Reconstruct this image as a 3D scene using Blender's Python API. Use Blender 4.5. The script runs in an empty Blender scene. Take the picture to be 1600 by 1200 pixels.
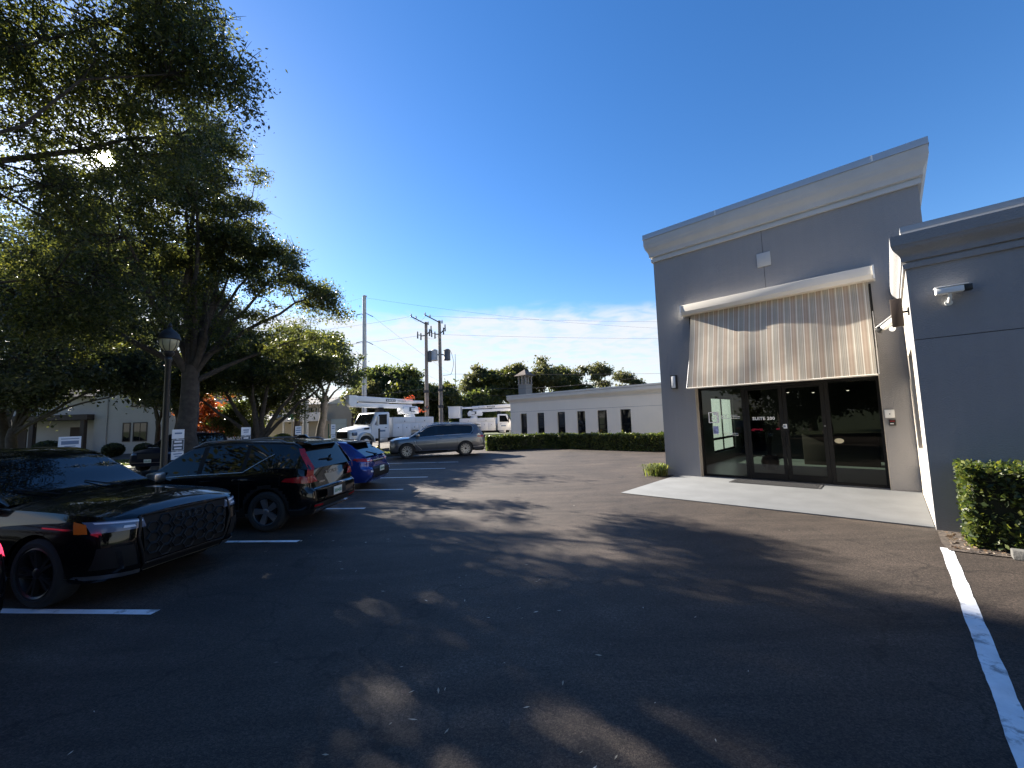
import bpy, bmesh, math, random
import numpy as np
from mathutils import Vector, Matrix
PI = math.pi
C = bpy.context.scene.collection
SC = bpy.context.scene

# ------------------------------------------------------------------ camera
CAM_H = 1.9
def setup_camera():
    f, pitch, roll = 630.95, 0.08819594, -0.03017085
    cp, sp, cr, sr = math.cos(pitch), math.sin(pitch), math.cos(roll), math.sin(roll)
    w = Vector((0, cp, sp)); r0 = Vector((1, 0, 0)); u0 = Vector((0, -sp, cp))
    r = r0*cr + u0*sr; u = -r0*sr + u0*cr
    cd = bpy.data.cameras.new('camera'); cd.sensor_width = 36; cd.lens = f/1600*36
    cd.clip_start = 0.05; cd.clip_end = 5000
    o = bpy.data.objects.new('camera', cd); C.objects.link(o)
    M = Matrix((r, u, -w)).transposed().to_4x4(); M.translation = Vector((0, 0, CAM_H))
    o.matrix_world = M
    SC.camera = o
setup_camera()

# ------------------------------------------------------------------ sky, sun, exposure
SUN_AZ, SUN_EL = math.radians(-46.425), math.radians(26.3)
SUN_DIR = Vector((math.sin(SUN_AZ)*math.cos(SUN_EL), math.cos(SUN_AZ)*math.cos(SUN_EL), math.sin(SUN_EL)))
SKY_STRENGTH = 0.055
EXPOSURE = 2.05
def setup_world():
    w = bpy.data.worlds.new('World'); SC.world = w; w.use_nodes = True
    nt = w.node_tree; N = nt.nodes; L = nt.links; N.clear()
    out = N.new('ShaderNodeOutputWorld'); bg = N.new('ShaderNodeBackground')
    bg.inputs['Strength'].default_value = SKY_STRENGTH
    L.new(bg.outputs[0], out.inputs[0])
    sky = N.new('ShaderNodeTexSky'); sky.sky_type = 'NISHITA'; sky.sun_disc = False
    sky.sun_elevation = SUN_EL; sky.sun_rotation = SUN_AZ
    sky.air_density = 1.0; sky.dust_density = 0.12; sky.ozone_density = 2.2
    hs = N.new('ShaderNodeHueSaturation'); hs.inputs['Saturation'].default_value = 1.3
    hs.inputs['Value'].default_value = 1.0; hs.inputs['Hue'].default_value = 0.508
    L.new(sky.outputs[0], hs.inputs['Color'])
    def math_(op, a=None, b=None, c=None):
        n = N.new('ShaderNodeMath'); n.operation = op
        for i, v in enumerate((a, b, c)):
            if v is None: continue
            if isinstance(v, (int, float)): n.inputs[i].default_value = v
            else: L.new(v, n.inputs[i])
        return n.outputs[0]
    tc = N.new('ShaderNodeTexCoord'); sep = N.new('ShaderNodeSeparateXYZ')
    L.new(tc.outputs['Generated'], sep.inputs[0])
    z = math_('MAXIMUM', sep.outputs['Z'], 0.0)
    zz = math_('ADD', z, 0.06)
    px = math_('DIVIDE', sep.outputs['X'], zz); py = math_('DIVIDE', sep.outputs['Y'], zz)
    comb = N.new('ShaderNodeCombineXYZ'); L.new(px, comb.inputs[0]); L.new(py, comb.inputs[1])
    n1 = N.new('ShaderNodeTexNoise'); n1.inputs['Scale'].default_value = 4.2; n1.inputs['Detail'].default_value = 8
    n1.inputs['Roughness'].default_value = 0.58; n1.inputs['Distortion'].default_value = 0.4
    L.new(comb.outputs[0], n1.inputs['Vector'])
    n2 = N.new('ShaderNodeTexNoise'); n2.inputs['Scale'].default_value = 0.55; n2.inputs['Detail'].default_value = 4
    L.new(comb.outputs[0], n2.inputs['Vector'])
    # the bank: dense low down, its upper edge ragged
    edge = math_('MULTIPLY_ADD', n2.outputs['Fac'], 0.10, 0.205)
    edge = math_('MULTIPLY_ADD', n1.outputs['Fac'], 0.04, edge)
    band = N.new('ShaderNodeMapRange'); band.interpolation_type = 'SMOOTHSTEP'
    L.new(math_('SUBTRACT', edge, z), band.inputs['Value'])
    band.inputs['From Min'].default_value = 0.0; band.inputs['From Max'].default_value = 0.05
    tex = N.new('ShaderNodeMapRange'); tex.interpolation_type = 'SMOOTHSTEP'
    L.new(n1.outputs['Fac'], tex.inputs['Value'])
    tex.inputs['From Min'].default_value = 0.30; tex.inputs['From Max'].default_value = 0.60
    tex.inputs['To Min'].default_value = 0.62
    mask = math_('MULTIPLY', band.outputs[0], tex.outputs[0])
    mask = math_('MULTIPLY', mask, 0.92)
    mix = N.new('ShaderNodeMix'); mix.data_type = 'RGBA'
    L.new(mask, mix.inputs[0]); L.new(hs.outputs[0], mix.inputs[6]); mix.inputs[7].default_value = (4.1, 4.2, 4.4, 1)
    # glare of the sun itself: a small disc and its aureole
    dot = N.new('ShaderNodeVectorMath'); dot.operation = 'DOT_PRODUCT'
    L.new(tc.outputs['Generated'], dot.inputs[0]); dot.inputs[1].default_value = SUN_DIR
    c = math_('SUBTRACT', 1.0, dot.outputs['Value'])
    g1 = math_('MULTIPLY', math_('EXPONENT', math_('MULTIPLY', c, -12000)), 150.0)
    g2 = math_('MULTIPLY', math_('EXPONENT', math_('MULTIPLY', c, -260)), 6.0)
    g3 = math_('MULTIPLY', math_('EXPONENT', math_('MULTIPLY', c, -12)), 0.0)
    g = math_('ADD', math_('ADD', g1, g2), g3)
    gc = N.new('ShaderNodeMix'); gc.data_type = 'RGBA'; gc.blend_type = 'ADD'; gc.inputs[0].default_value = 1.0
    gcol = N.new('ShaderNodeCombineColor'); 
    for i in range(3): L.new(math_('MULTIPLY', g, (1.0, 0.97, 0.92)[i]), gcol.inputs[i])
    L.new(mix.outputs[2], gc.inputs[6]); L.new(gcol.outputs[0], gc.inputs[7])
    L.new(gc.outputs[2], bg.inputs['Color'])
setup_world()
def setup_sun():
    l = bpy.data.lights.new('sun', 'SUN'); l.energy = 5.0; l.angle = math.radians(0.5); l.color = (1.0, 0.92, 0.80)
    o = bpy.data.objects.new('sun', l); C.objects.link(o)
    o.rotation_euler = SUN_DIR.to_track_quat('Z', 'Y').to_euler(); o.location = (-20, 20, 30)
setup_sun()
SC.view_settings.view_transform = 'Standard'; SC.view_settings.look = 'None'
SC.view_settings.exposure = EXPOSURE; SC.view_settings.gamma = 1.0
SC.view_settings.use_curve_mapping = False
SC.render.engine = 'CYCLES'
SC.cycles.max_bounces = 6; SC.cycles.transparent_max_bounces = 12
SC.cycles.use_denoising = True

# ------------------------------------------------------------------ materials
def mat(name, col, rough=0.6, metal=0.0, spec=0.5, var=0.0, scale=4.0, bump=0.0, bscale=60.0, coat=0.0,
        emit=None, estr=0.0, trans=0.0, streak=0.0):
    m = bpy.data.materials.new(name); m.use_nodes = True
    nt = m.node_tree; b = nt.nodes['Principled BSDF']; L = nt.links
    b.inputs['Base Color'].default_value = (*col, 1); b.inputs['Roughness'].default_value = rough
    b.inputs['Metallic'].default_value = metal; b.inputs['Specular IOR Level'].default_value = spec
    b.inputs['Coat Weight'].default_value = coat; b.inputs['Coat Roughness'].default_value = 0.03
    if emit: b.inputs['Emission Color'].default_value = (*emit, 1); b.inputs['Emission Strength'].default_value = estr
    if var > 0 or bump > 0: tc = nt.nodes.new('ShaderNodeTexCoord')
    if var > 0:
        n = nt.nodes.new('ShaderNodeTexNoise'); n.inputs['Scale'].default_value = scale; n.inputs['Detail'].default_value = 6
        n.inputs['Roughness'].default_value = 0.6
        L.new(tc.outputs['Object'], n.inputs['Vector'])
        r = nt.nodes.new('ShaderNodeMapRange'); r.inputs['From Min'].default_value = 0.3; r.inputs['From Max'].default_value = 0.7
        r.inputs['To Min'].default_value = 1-var; r.inputs['To Max'].default_value = 1+var
        fac = n.outputs['Fac']
        if streak:
            mp = nt.nodes.new('ShaderNodeMapping'); mp.inputs['Scale'].default_value = (5, 5, .22); L.new(tc.outputs['Object'], mp.inputs[0])
            n3 = nt.nodes.new('ShaderNodeTexNoise'); n3.inputs['Scale'].default_value = 1.6; n3.inputs['Detail'].default_value = 5; L.new(mp.outputs[0], n3.inputs['Vector'])
            am = nt.nodes.new('ShaderNodeMix'); am.inputs[0].default_value = streak; L.new(fac, am.inputs[2]); L.new(n3.outputs['Fac'], am.inputs[3]); fac = am.outputs[0]
        L.new(fac, r.inputs['Value'])
        mx = nt.nodes.new('ShaderNodeMix'); mx.data_type = 'RGBA'; mx.blend_type = 'MULTIPLY'; mx.inputs[0].default_value = 1
        mx.inputs[6].default_value = (*col, 1); L.new(r.outputs[0], mx.inputs[7]); L.new(mx.outputs[2], b.inputs['Base Color'])
    if bump > 0:
        n2 = nt.nodes.new('ShaderNodeTexNoise'); n2.inputs['Scale'].default_value = bscale; n2.inputs['Detail'].default_value = 3
        L.new(tc.outputs['Object'], n2.inputs['Vector'])
        bp = nt.nodes.new('ShaderNodeBump'); bp.inputs['Strength'].default_value = bump; bp.inputs['Distance'].default_value = 0.01
        L.new(n2.outputs['Fac'], bp.inputs['Height']); L.new(bp.outputs[0], b.inputs['Normal'])
    return m
def leaf_mat(name, c0, c1, c2, trans=0.45):
    m = bpy.data.materials.new(name); m.use_nodes = True; nt = m.node_tree; N = nt.nodes; L = nt.links; N.clear()
    out = N.new('ShaderNodeOutputMaterial'); geo = N.new('ShaderNodeNewGeometry')
    ramp = N.new('ShaderNodeValToRGB'); e = ramp.color_ramp.elements
    e[0].color = (*c0, 1); e[1].color = (*c2, 1); e[1].position = 1.0; x = ramp.color_ramp.elements.new(0.6); x.color = (*c1, 1)
    L.new(geo.outputs['Random Per Island'], ramp.inputs[0])
    d = N.new('ShaderNodeBsdfPrincipled'); d.inputs['Roughness'].default_value = 0.45; d.inputs['Specular IOR Level'].default_value = 0.4
    t = N.new('ShaderNodeBsdfTranslucent'); hs = N.new('ShaderNodeHueSaturation'); hs.inputs['Saturation'].default_value = 1.12; hs.inputs['Value'].default_value = 2.5; hs.inputs['Hue'].default_value = 0.485
    L.new(ramp.outputs[0], d.inputs['Base Color']); L.new(ramp.outputs[0], hs.inputs['Color']); L.new(hs.outputs[0], t.inputs['Color'])
    mx = N.new('ShaderNodeMixShader'); mx.inputs[0].default_value = trans
    L.new(d.outputs[0], mx.inputs[1]); L.new(t.outputs[0], mx.inputs[2]); L.new(mx.outputs[0], out.inputs[0])
    return m
def glass_mat(name, tint, rough=0.0, ior=1.5, boost=1.0):
    m = bpy.data.materials.new(name); m.use_nodes = True; nt = m.node_tree; N = nt.nodes; L = nt.links; N.clear()
    out = N.new('ShaderNodeOutputMaterial'); fr = N.new('ShaderNodeFresnel'); fr.inputs['IOR'].default_value = ior
    g = N.new('ShaderNodeBsdfGlossy'); g.inputs['Roughness'].default_value = rough
    t = N.new('ShaderNodeBsdfTransparent'); t.inputs['Color'].default_value = (*tint, 1)
    mx = N.new('ShaderNodeMixShader'); mul = N.new('ShaderNodeMath'); mul.operation = 'MULTIPLY'; mul.inputs[1].default_value = boost
    mul.use_clamp = True
    L.new(fr.outputs[0], mul.inputs[0]); L.new(mul.outputs[0], mx.inputs[0]); L.new(t.outputs[0], mx.inputs[1]); L.new(g.outputs[0], mx.inputs[2])
    L.new(mx.outputs[0], out.inputs[0])
    return m
def asphalt_mat():
    m = bpy.data.materials.new('asphalt'); m.use_nodes = True; nt = m.node_tree; N = nt.nodes; L = nt.links
    b = N['Principled BSDF']; tc = N.new('ShaderNodeTexCoord')
    def noise(scale, detail=5, dist=0.0, rough=0.55, vec=None):
        n = N.new('ShaderNodeTexNoise'); n.inputs['Scale'].default_value = scale; n.inputs['Detail'].default_value = detail
        n.inputs['Distortion'].default_value = dist; n.inputs['Roughness'].default_value = rough
        L.new(vec or tc.outputs['Object'], n.inputs['Vector']); return n.outputs['Fac']
    def rng(v, a, b_, c, d):
        r = N.new('ShaderNodeMapRange'); L.new(v, r.inputs['Value'])
        for k, x in zip(('From Min', 'From Max', 'To Min', 'To Max'), (a, b_, c, d)): r.inputs[k].default_value = x
        return r.outputs[0]
    def mul(a, c):
        n = N.new('ShaderNodeMath'); n.operation = 'MULTIPLY'; L.new(a, n.inputs[0])
        if isinstance(c, float): n.inputs[1].default_value = c
        else: L.new(c, n.inputs[1])
        return n.outputs[0]
    mp = N.new('ShaderNodeMapping'); mp.inputs['Rotation'].default_value = (0, 0, math.radians(-20)); mp.inputs['Scale'].default_value = (0.35, 1.2, 1)
    L.new(tc.outputs['Object'], mp.inputs[0])
    big = rng(noise(0.16, 4, 0.6), 0.3, 0.7, 0.86, 1.18)
    sw = rng(noise(0.9, 6, 2.2, 0.6, mp.outputs[0]), 0.34, 0.66, 0.68, 1.36)
    sw2 = rng(noise(3.2, 5, 1.2, 0.62), 0.3, 0.7, 0.9, 1.1)
    gr = rng(noise(120, 2), 0.3, 0.7, 0.45, 1.6)
    ag = N.new('ShaderNodeTexVoronoi'); ag.inputs['Scale'].default_value = 85; L.new(tc.outputs['Object'], ag.inputs['Vector'])
    agc = N.new('ShaderNodeSeparateColor'); L.new(ag.outputs['Color'], agc.inputs[0])
    gr = mul(gr, rng(agc.outputs[0], 0.0, 1.0, 0.55, 1.45))
    # darker sealed patches with soft edges, pale worn tracks, oil spots
    pt = rng(noise(0.22, 3, 0.9, 0.5), 0.46, 0.50, 0.86, 1.08)
    oil = rng(noise(0.8, 2, 0.2, 0.5), 0.66, 0.74, 1.0, 0.62)
    gr2 = rng(noise(42, 3), 0.3, 0.7, 0.62, 1.38)
    # fine cracks
    vo = N.new('ShaderNodeTexVoronoi'); vo.feature = 'DISTANCE_TO_EDGE'; vo.inputs['Scale'].default_value = 0.33
    wv = N.new('ShaderNodeVectorMath'); wv.operation = 'ADD'; nz = N.new('ShaderNodeTexNoise'); nz.inputs['Scale'].default_value = 1.7; nz.inputs['Detail'].default_value = 6
    L.new(tc.outputs['Object'], nz.inputs['Vector']); L.new(tc.outputs['Object'], wv.inputs[0]); L.new(nz.outputs['Color'], wv.inputs[1]); L.new(wv.outputs[0], vo.inputs['Vector'])
    cr = rng(vo.outputs['Distance'], 0.0, 0.009, 0.5, 1.0)
    v = mul(mul(mul(mul(mul(mul(mul(big, sw), gr), gr2), sw2), cr), pt), oil)
    mx = N.new('ShaderNodeMix'); mx.data_type = 'RGBA'; mx.blend_type = 'MULTIPLY'; mx.inputs[0].default_value = 1
    mx.inputs[6].default_value = (0.046, 0.0350, 0.0275, 1); L.new(v, mx.inputs[7]); L.new(mx.outputs[2], b.inputs['Base Color'])
    b.inputs['Roughness'].default_value = 0.72; b.inputs['Specular IOR Level'].default_value = 0.36
    bp = N.new('ShaderNodeBump'); bp.inputs['Strength'].default_value = 0.8; bp.inputs['Distance'].default_value = 0.008
    L.new(noise(100, 3), bp.inputs['Height']); L.new(bp.outputs[0], b.inputs['Normal'])
    return m
def paint_line_mat():
    m = mat('line_paint', (0.78, 0.79, 0.80), 0.6, var=0.12, scale=6, bump=0.3, bscale=90)
    nt = m.node_tree; N = nt.nodes; L = nt.links; b = N['Principled BSDF']
    tc = N.new('ShaderNodeTexCoord'); n = N.new('ShaderNodeTexNoise'); n.inputs['Scale'].default_value = 5; n.inputs['Detail'].default_value = 8; n.inputs['Roughness'].default_value = 0.7
    L.new(tc.outputs['Object'], n.inputs['Vector'])
    r = N.new('ShaderNodeMapRange'); r.inputs['From Min'].default_value = 0.54; r.inputs['From Max'].default_value = 0.64; L.new(n.outputs['Fac'], r.inputs['Value'])
    src = b.inputs['Base Color'].links[0].from_socket
    mx = N.new('ShaderNodeMix'); mx.data_type = 'RGBA'; L.new(r.outputs[0], mx.inputs[0]); L.new(src, mx.inputs[6]); mx.inputs[7].default_value = (0.33, 0.33, 0.33, 1)
    L.new(mx.outputs[2], b.inputs['Base Color'])
    return m
def awning_mat():
    # woven stripes across the width (object x)
    m = bpy.data.materials.new('awning_stripes'); m.use_nodes = True; nt = m.node_tree; N = nt.nodes; L = nt.links
    b = N['Principled BSDF']; tc = N.new('ShaderNodeTexCoord'); sp = N.new('ShaderNodeSeparateXYZ'); L.new(tc.outputs['Object'], sp.inputs[0])
    def m_(op, a, c):
        n = N.new('ShaderNodeMath'); n.operation = op; L.new(a, n.inputs[0]); n.inputs[1].default_value = c; return n.outputs[0]
    fr = m_('FRACT', m_('MULTIPLY', m_('ADD', sp.outputs['X'], 20.0), 1/0.272), 0.0)
    ramp = N.new('ShaderNodeValToRGB'); ramp.color_ramp.interpolation = 'CONSTANT'; cr = ramp.color_ramp
    cols = [(0.0, (.72, .68, .59)), (0.075, (.40, .345, .28)), (0.13, (.50, .44, .36)), (0.18, (.36, .345, .30)), (0.235, (.50, .46, .38)), (0.29, (.38, .35, .30)), (0.34, (.50, .45, .37)),
            (0.42, (.39, .345, .29)), (0.5, (.72, .68, .59)), (0.57, (.45, .355, .275)), (0.68, (.50, .405, .315)), (0.80, (.43, .34, .265)), (0.92, (.52, .46, .37))]
    cr.elements[0].color = (*cols[0][1], 1); cr.elements[1].position = cols[1][0]; cr.elements[1].color = (*cols[1][1], 1)
    for p, c in cols[2:]:
        e = cr.elements.new(p); e.color = (*c, 1)
    L.new(fr, ramp.inputs[0])
    n = N.new('ShaderNodeTexNoise'); n.inputs['Scale'].default_value = 2.0; n.inputs['Detail'].default_value = 6; L.new(tc.outputs['Object'], n.inputs['Vector'])
    r = N.new('ShaderNodeMapRange'); r.inputs['From Min'].default_value = .3; r.inputs['From Max'].default_value = .7; r.inputs['To Min'].default_value = .88; r.inputs['To Max'].default_value = 1.08; L.new(n.outputs['Fac'], r.inputs['Value'])
    mx = N.new('ShaderNodeMix'); mx.data_type = 'RGBA'; mx.blend_type = 'MULTIPLY'; mx.inputs[0].default_value = 1; L.new(ramp.outputs[0], mx.inputs[6]); L.new(r.outputs[0], mx.inputs[7])
    L.new(mx.outputs[2], b.inputs['Base Color']); b.inputs['Roughness'].default_value = 0.9
    t = N.new('ShaderNodeBsdfTranslucent'); L.new(mx.outputs[2], t.inputs['Color'])
    ms = N.new('ShaderNodeMixShader'); ms.inputs[0].default_value = 0.2; out = N['Material Output']
    L.new(b.outputs[0], ms.inputs[1]); L.new(t.outputs[0], ms.inputs[2]); L.new(ms.outputs[0], out.inputs[0])
    return m

M = {}
M['asphalt'] = asphalt_mat()
M['line'] = paint_line_mat()
M['awning'] = awning_mat()
M['concrete'] = mat('concrete', (.140, .147, .153), .8, var=.12, scale=1.6, bump=.25, bscale=70)
M['old_concrete'] = mat('old_concrete', (.10, .098, .092), .85, var=.25, scale=4, bump=.4, bscale=50)
M['grass'] = mat('grass', (.055, .075, .022), .9, var=.4, scale=1.5, bump=1, bscale=40)
M['mulch'] = mat('mulch', (.075, .058, .046), .95, var=.6, scale=25, bump=1.0, bscale=40)
M['stucco_grey'] = mat('stucco_grey', (.285, .280, .282), .85, var=.07, scale=.7, streak=.3, bump=1.0, bscale=45)
M['stucco_trim'] = mat('stucco_trim', (.52, .515, .50), .8, var=.06, scale=1.5, bump=.25, bscale=45)
M['stucco_bounce'] = mat('stucco_bounce', (.46, .415, .355), .85, var=.05, scale=1.5, bump=.4, bscale=45)  # beige that carries warm bounced light in its colour
M['stucco_white'] = mat('stucco_white', (.84, .75, .62), .85, var=.045, scale=.5, streak=.2, bump=.3, bscale=30)
M['trim_white'] = mat('trim_white', (.66, .61, .53), .8, var=.05, scale=1)
M['joint'] = mat('joint', (.10, .10, .11), .9)
M['cap_metal'] = mat('cap_metal', (.42, .43, .44), .4, metal=.6)
M['white_metal'] = mat('white_metal', (.78, .78, .76), .45, var=.03, scale=3)
def frosted():
    m = bpy.data.materials.new('frosted_film'); m.use_nodes = True; nt = m.node_tree; N = nt.nodes; L = nt.links; N.clear()
    out = N.new('ShaderNodeOutputMaterial'); t = N.new('ShaderNodeBsdfTranslucent'); t.inputs[0].default_value = (.50, .58, .52, 1); p = N.new('ShaderNodeBsdfTransparent'); p.inputs[0].default_value = (.7, .78, .72, 1)
    mx = N.new('ShaderNodeMixShader'); mx.inputs[0].default_value = .3; L.new(p.outputs[0], mx.inputs[1]); L.new(t.outputs[0], mx.inputs[2]); L.new(mx.outputs[0], out.inputs[0]); return m
M['frosted_film'] = frosted()
M['white_plastic'] = mat('white_plastic', (.8, .8, .78), .4)
M['black_metal'] = mat('black_metal', (.018, .017, .016), .4, spec=.5)
M['bronze'] = mat('bronze', (.008, .0075, .007), .55, spec=.3)
M['dark_rubber'] = mat('dark_rubber', (.035, .035, .037), .85, var=.15, scale=30)
M['tyre'] = mat('tyre', (.016, .016, .016), .8)
M['dark_trim'] = mat('dark_trim', (.009, .009, .0095), .65, spec=.25)
M['chrome'] = mat('chrome', (.75, .75, .76), .15, metal=1)
M['satin'] = mat('satin', (.6, .6, .6), .3, metal=1)
M['rim_grey'] = mat('rim_grey', (.32, .32, .34), .35, metal=.8)
M['rim_dark'] = mat('rim_dark', (.03, .03, .032), .35, metal=.5)
M['glass_dark'] = mat('glass_dark', (.004, .005, .006), .02, spec=.45)
M['glass_grey'] = mat('glass_car', (.006, .008, .010), .02, spec=.5)  # car glass, slightly paler than the other dark glass
M['paint_black'] = mat('paint_black', (.003, .003, .0038), .3, spec=.05, coat=.95)
M['paint_blue'] = mat('paint_blue', (.012, .035, .22), .25, metal=.35, coat=1.0)
M['paint_grey'] = mat('paint_grey', (.11, .112, .118), .28, metal=.6, coat=1.0)
M['paint_navy'] = mat('paint_navy', (.005, .009, .02), .5, spec=.06)
M['paint_white'] = mat('paint_white', (.74, .75, .76), .3, coat=.6, var=.03, scale=2)
M['white_panel'] = mat('white_panel', (.70, .71, .72), .45, var=.05, scale=3)
M['tail_red'] = mat('tail_red', (.30, .007, .011), .2, spec=.3, coat=.6)
M['tail_lit'] = mat('tail_lit', (.5, .02, .03), .2, emit=(1, .05, .12), estr=0.55)
M['amber'] = mat('amber', (.55, .13, .015), .2, coat=1.0)
M['lamp_clear'] = mat('lamp_clear', (.09, .13, .20), .25, spec=.4, coat=.6)
M['lamp_bar'] = mat('lamp_bar', (.6, .66, .75), .2)
M['plate'] = mat('plate', (.62, .66, .62), .4)
M['plate_ink'] = mat('plate_ink', (.05, .2, .12), .5)
M['orange'] = mat('orange_vest', (.80, .20, .07), .7)
M['yellow'] = mat('yellow', (.75, .50, .05), .6)
M['sign_white'] = mat('sign_white', (.74, .76, .78), .5)
M['sign_blue'] = mat('sign_blue', (.12, .19, .30), .5)
M['sign_dark'] = mat('sign_dark', (.06, .08, .10), .5)
M['sign_green'] = mat('sign_green', (.02, .22, .10), .5)
M['bark'] = mat('bark', (.06, .05, .042), .95, var=.35, scale=7, bump=1.0, bscale=22)
M['bark_pale'] = mat('bark_pale', (.15, .13, .11), .95, var=.3, scale=7, bump=1.0, bscale=22)
M['twig'] = mat('twig', (.035, .028, .02), .95)
M['pole_wood'] = mat('pole_wood', (.24, .21, .18), .9, var=.2, scale=3)
M['pole_steel'] = mat('pole_steel', (.42, .43, .43), .6, metal=.2, var=.08, scale=1)
M['wire'] = mat('wire', (.05, .05, .055), .6)
M['roof_shingle'] = mat('roof_shingle', (.10, .08, .07), .9, var=.3, scale=5)
M['roof_metal'] = mat('roof_metal', (.62, .58, .52), .5, var=.1, scale=2)
M['house_wall'] = mat('house_wall', (.42, .40, .37), .9, var=.06, scale=1)
M['house_tan'] = mat('house_tan', (.38, .33, .25), .9, var=.06, scale=1)
M['garage'] = mat('garage', (.42, .47, .42), .7)
M['wood_dark'] = mat('wood_dark', (.055, .04, .03), .8)
M['lamp_glass'] = mat('lamp_glass', (.40, .36, .22), .25, spec=.5)
M['interior_floor'] = mat('interior_floor', (.20, .22, .205), .35, var=.08, scale=2)
M['interior_wall'] = mat('interior_wall', (.018, .017, .016), .85)
M['interior_pale'] = mat('interior_pale', (.30, .33, .31), .8)
M['bulb'] = mat('bulb', (1, .9, .75), .5, emit=(1, .86, .66), estr=0.7)
M['store_glass'] = glass_mat('store_glass', (.36, .42, .40), 0.0, 1.5, 1.2)
M['film_glass'] = mat('film_glass', (.36, .42, .38), .5)
M['letter_white'] = mat('letter_white', (.82, .82, .82), .5)
M['dark_window'] = mat('dark_window', (.008, .009, .010), .03, spec=.6)
M['leaf_oak'] = leaf_mat('leaf_oak', (.021, .029, .010), (.042, .053, .016), (.098, .104, .024))
M['leaf_dark'] = leaf_mat('leaf_dark', (.016, .023, .011), (.031, .040, .017), (.060, .068, .025), .4)
M['leaf_mid'] = leaf_mat('leaf_mid', (.022, .036, .012), (.045, .062, .018), (.085, .10, .026), .4)
M['leaf_orange'] = leaf_mat('leaf_orange', (.12, .045, .02), (.22, .085, .035), (.30, .15, .05), .4)
M['leaf_hedge'] = leaf_mat('leaf_hedge', (.020, .036, .010), (.046, .066, .016), (.12, .135, .03), .35)
M['leaf_grass'] = leaf_mat('leaf_grass', (.05, .075, .015), (.10, .13, .03), (.2, .2, .06), .4)
M['leaf_fall'] = leaf_mat('leaf_fall', (.30, .26, .18), (.40, .36, .28), (.5, .48, .4), .1)

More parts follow.
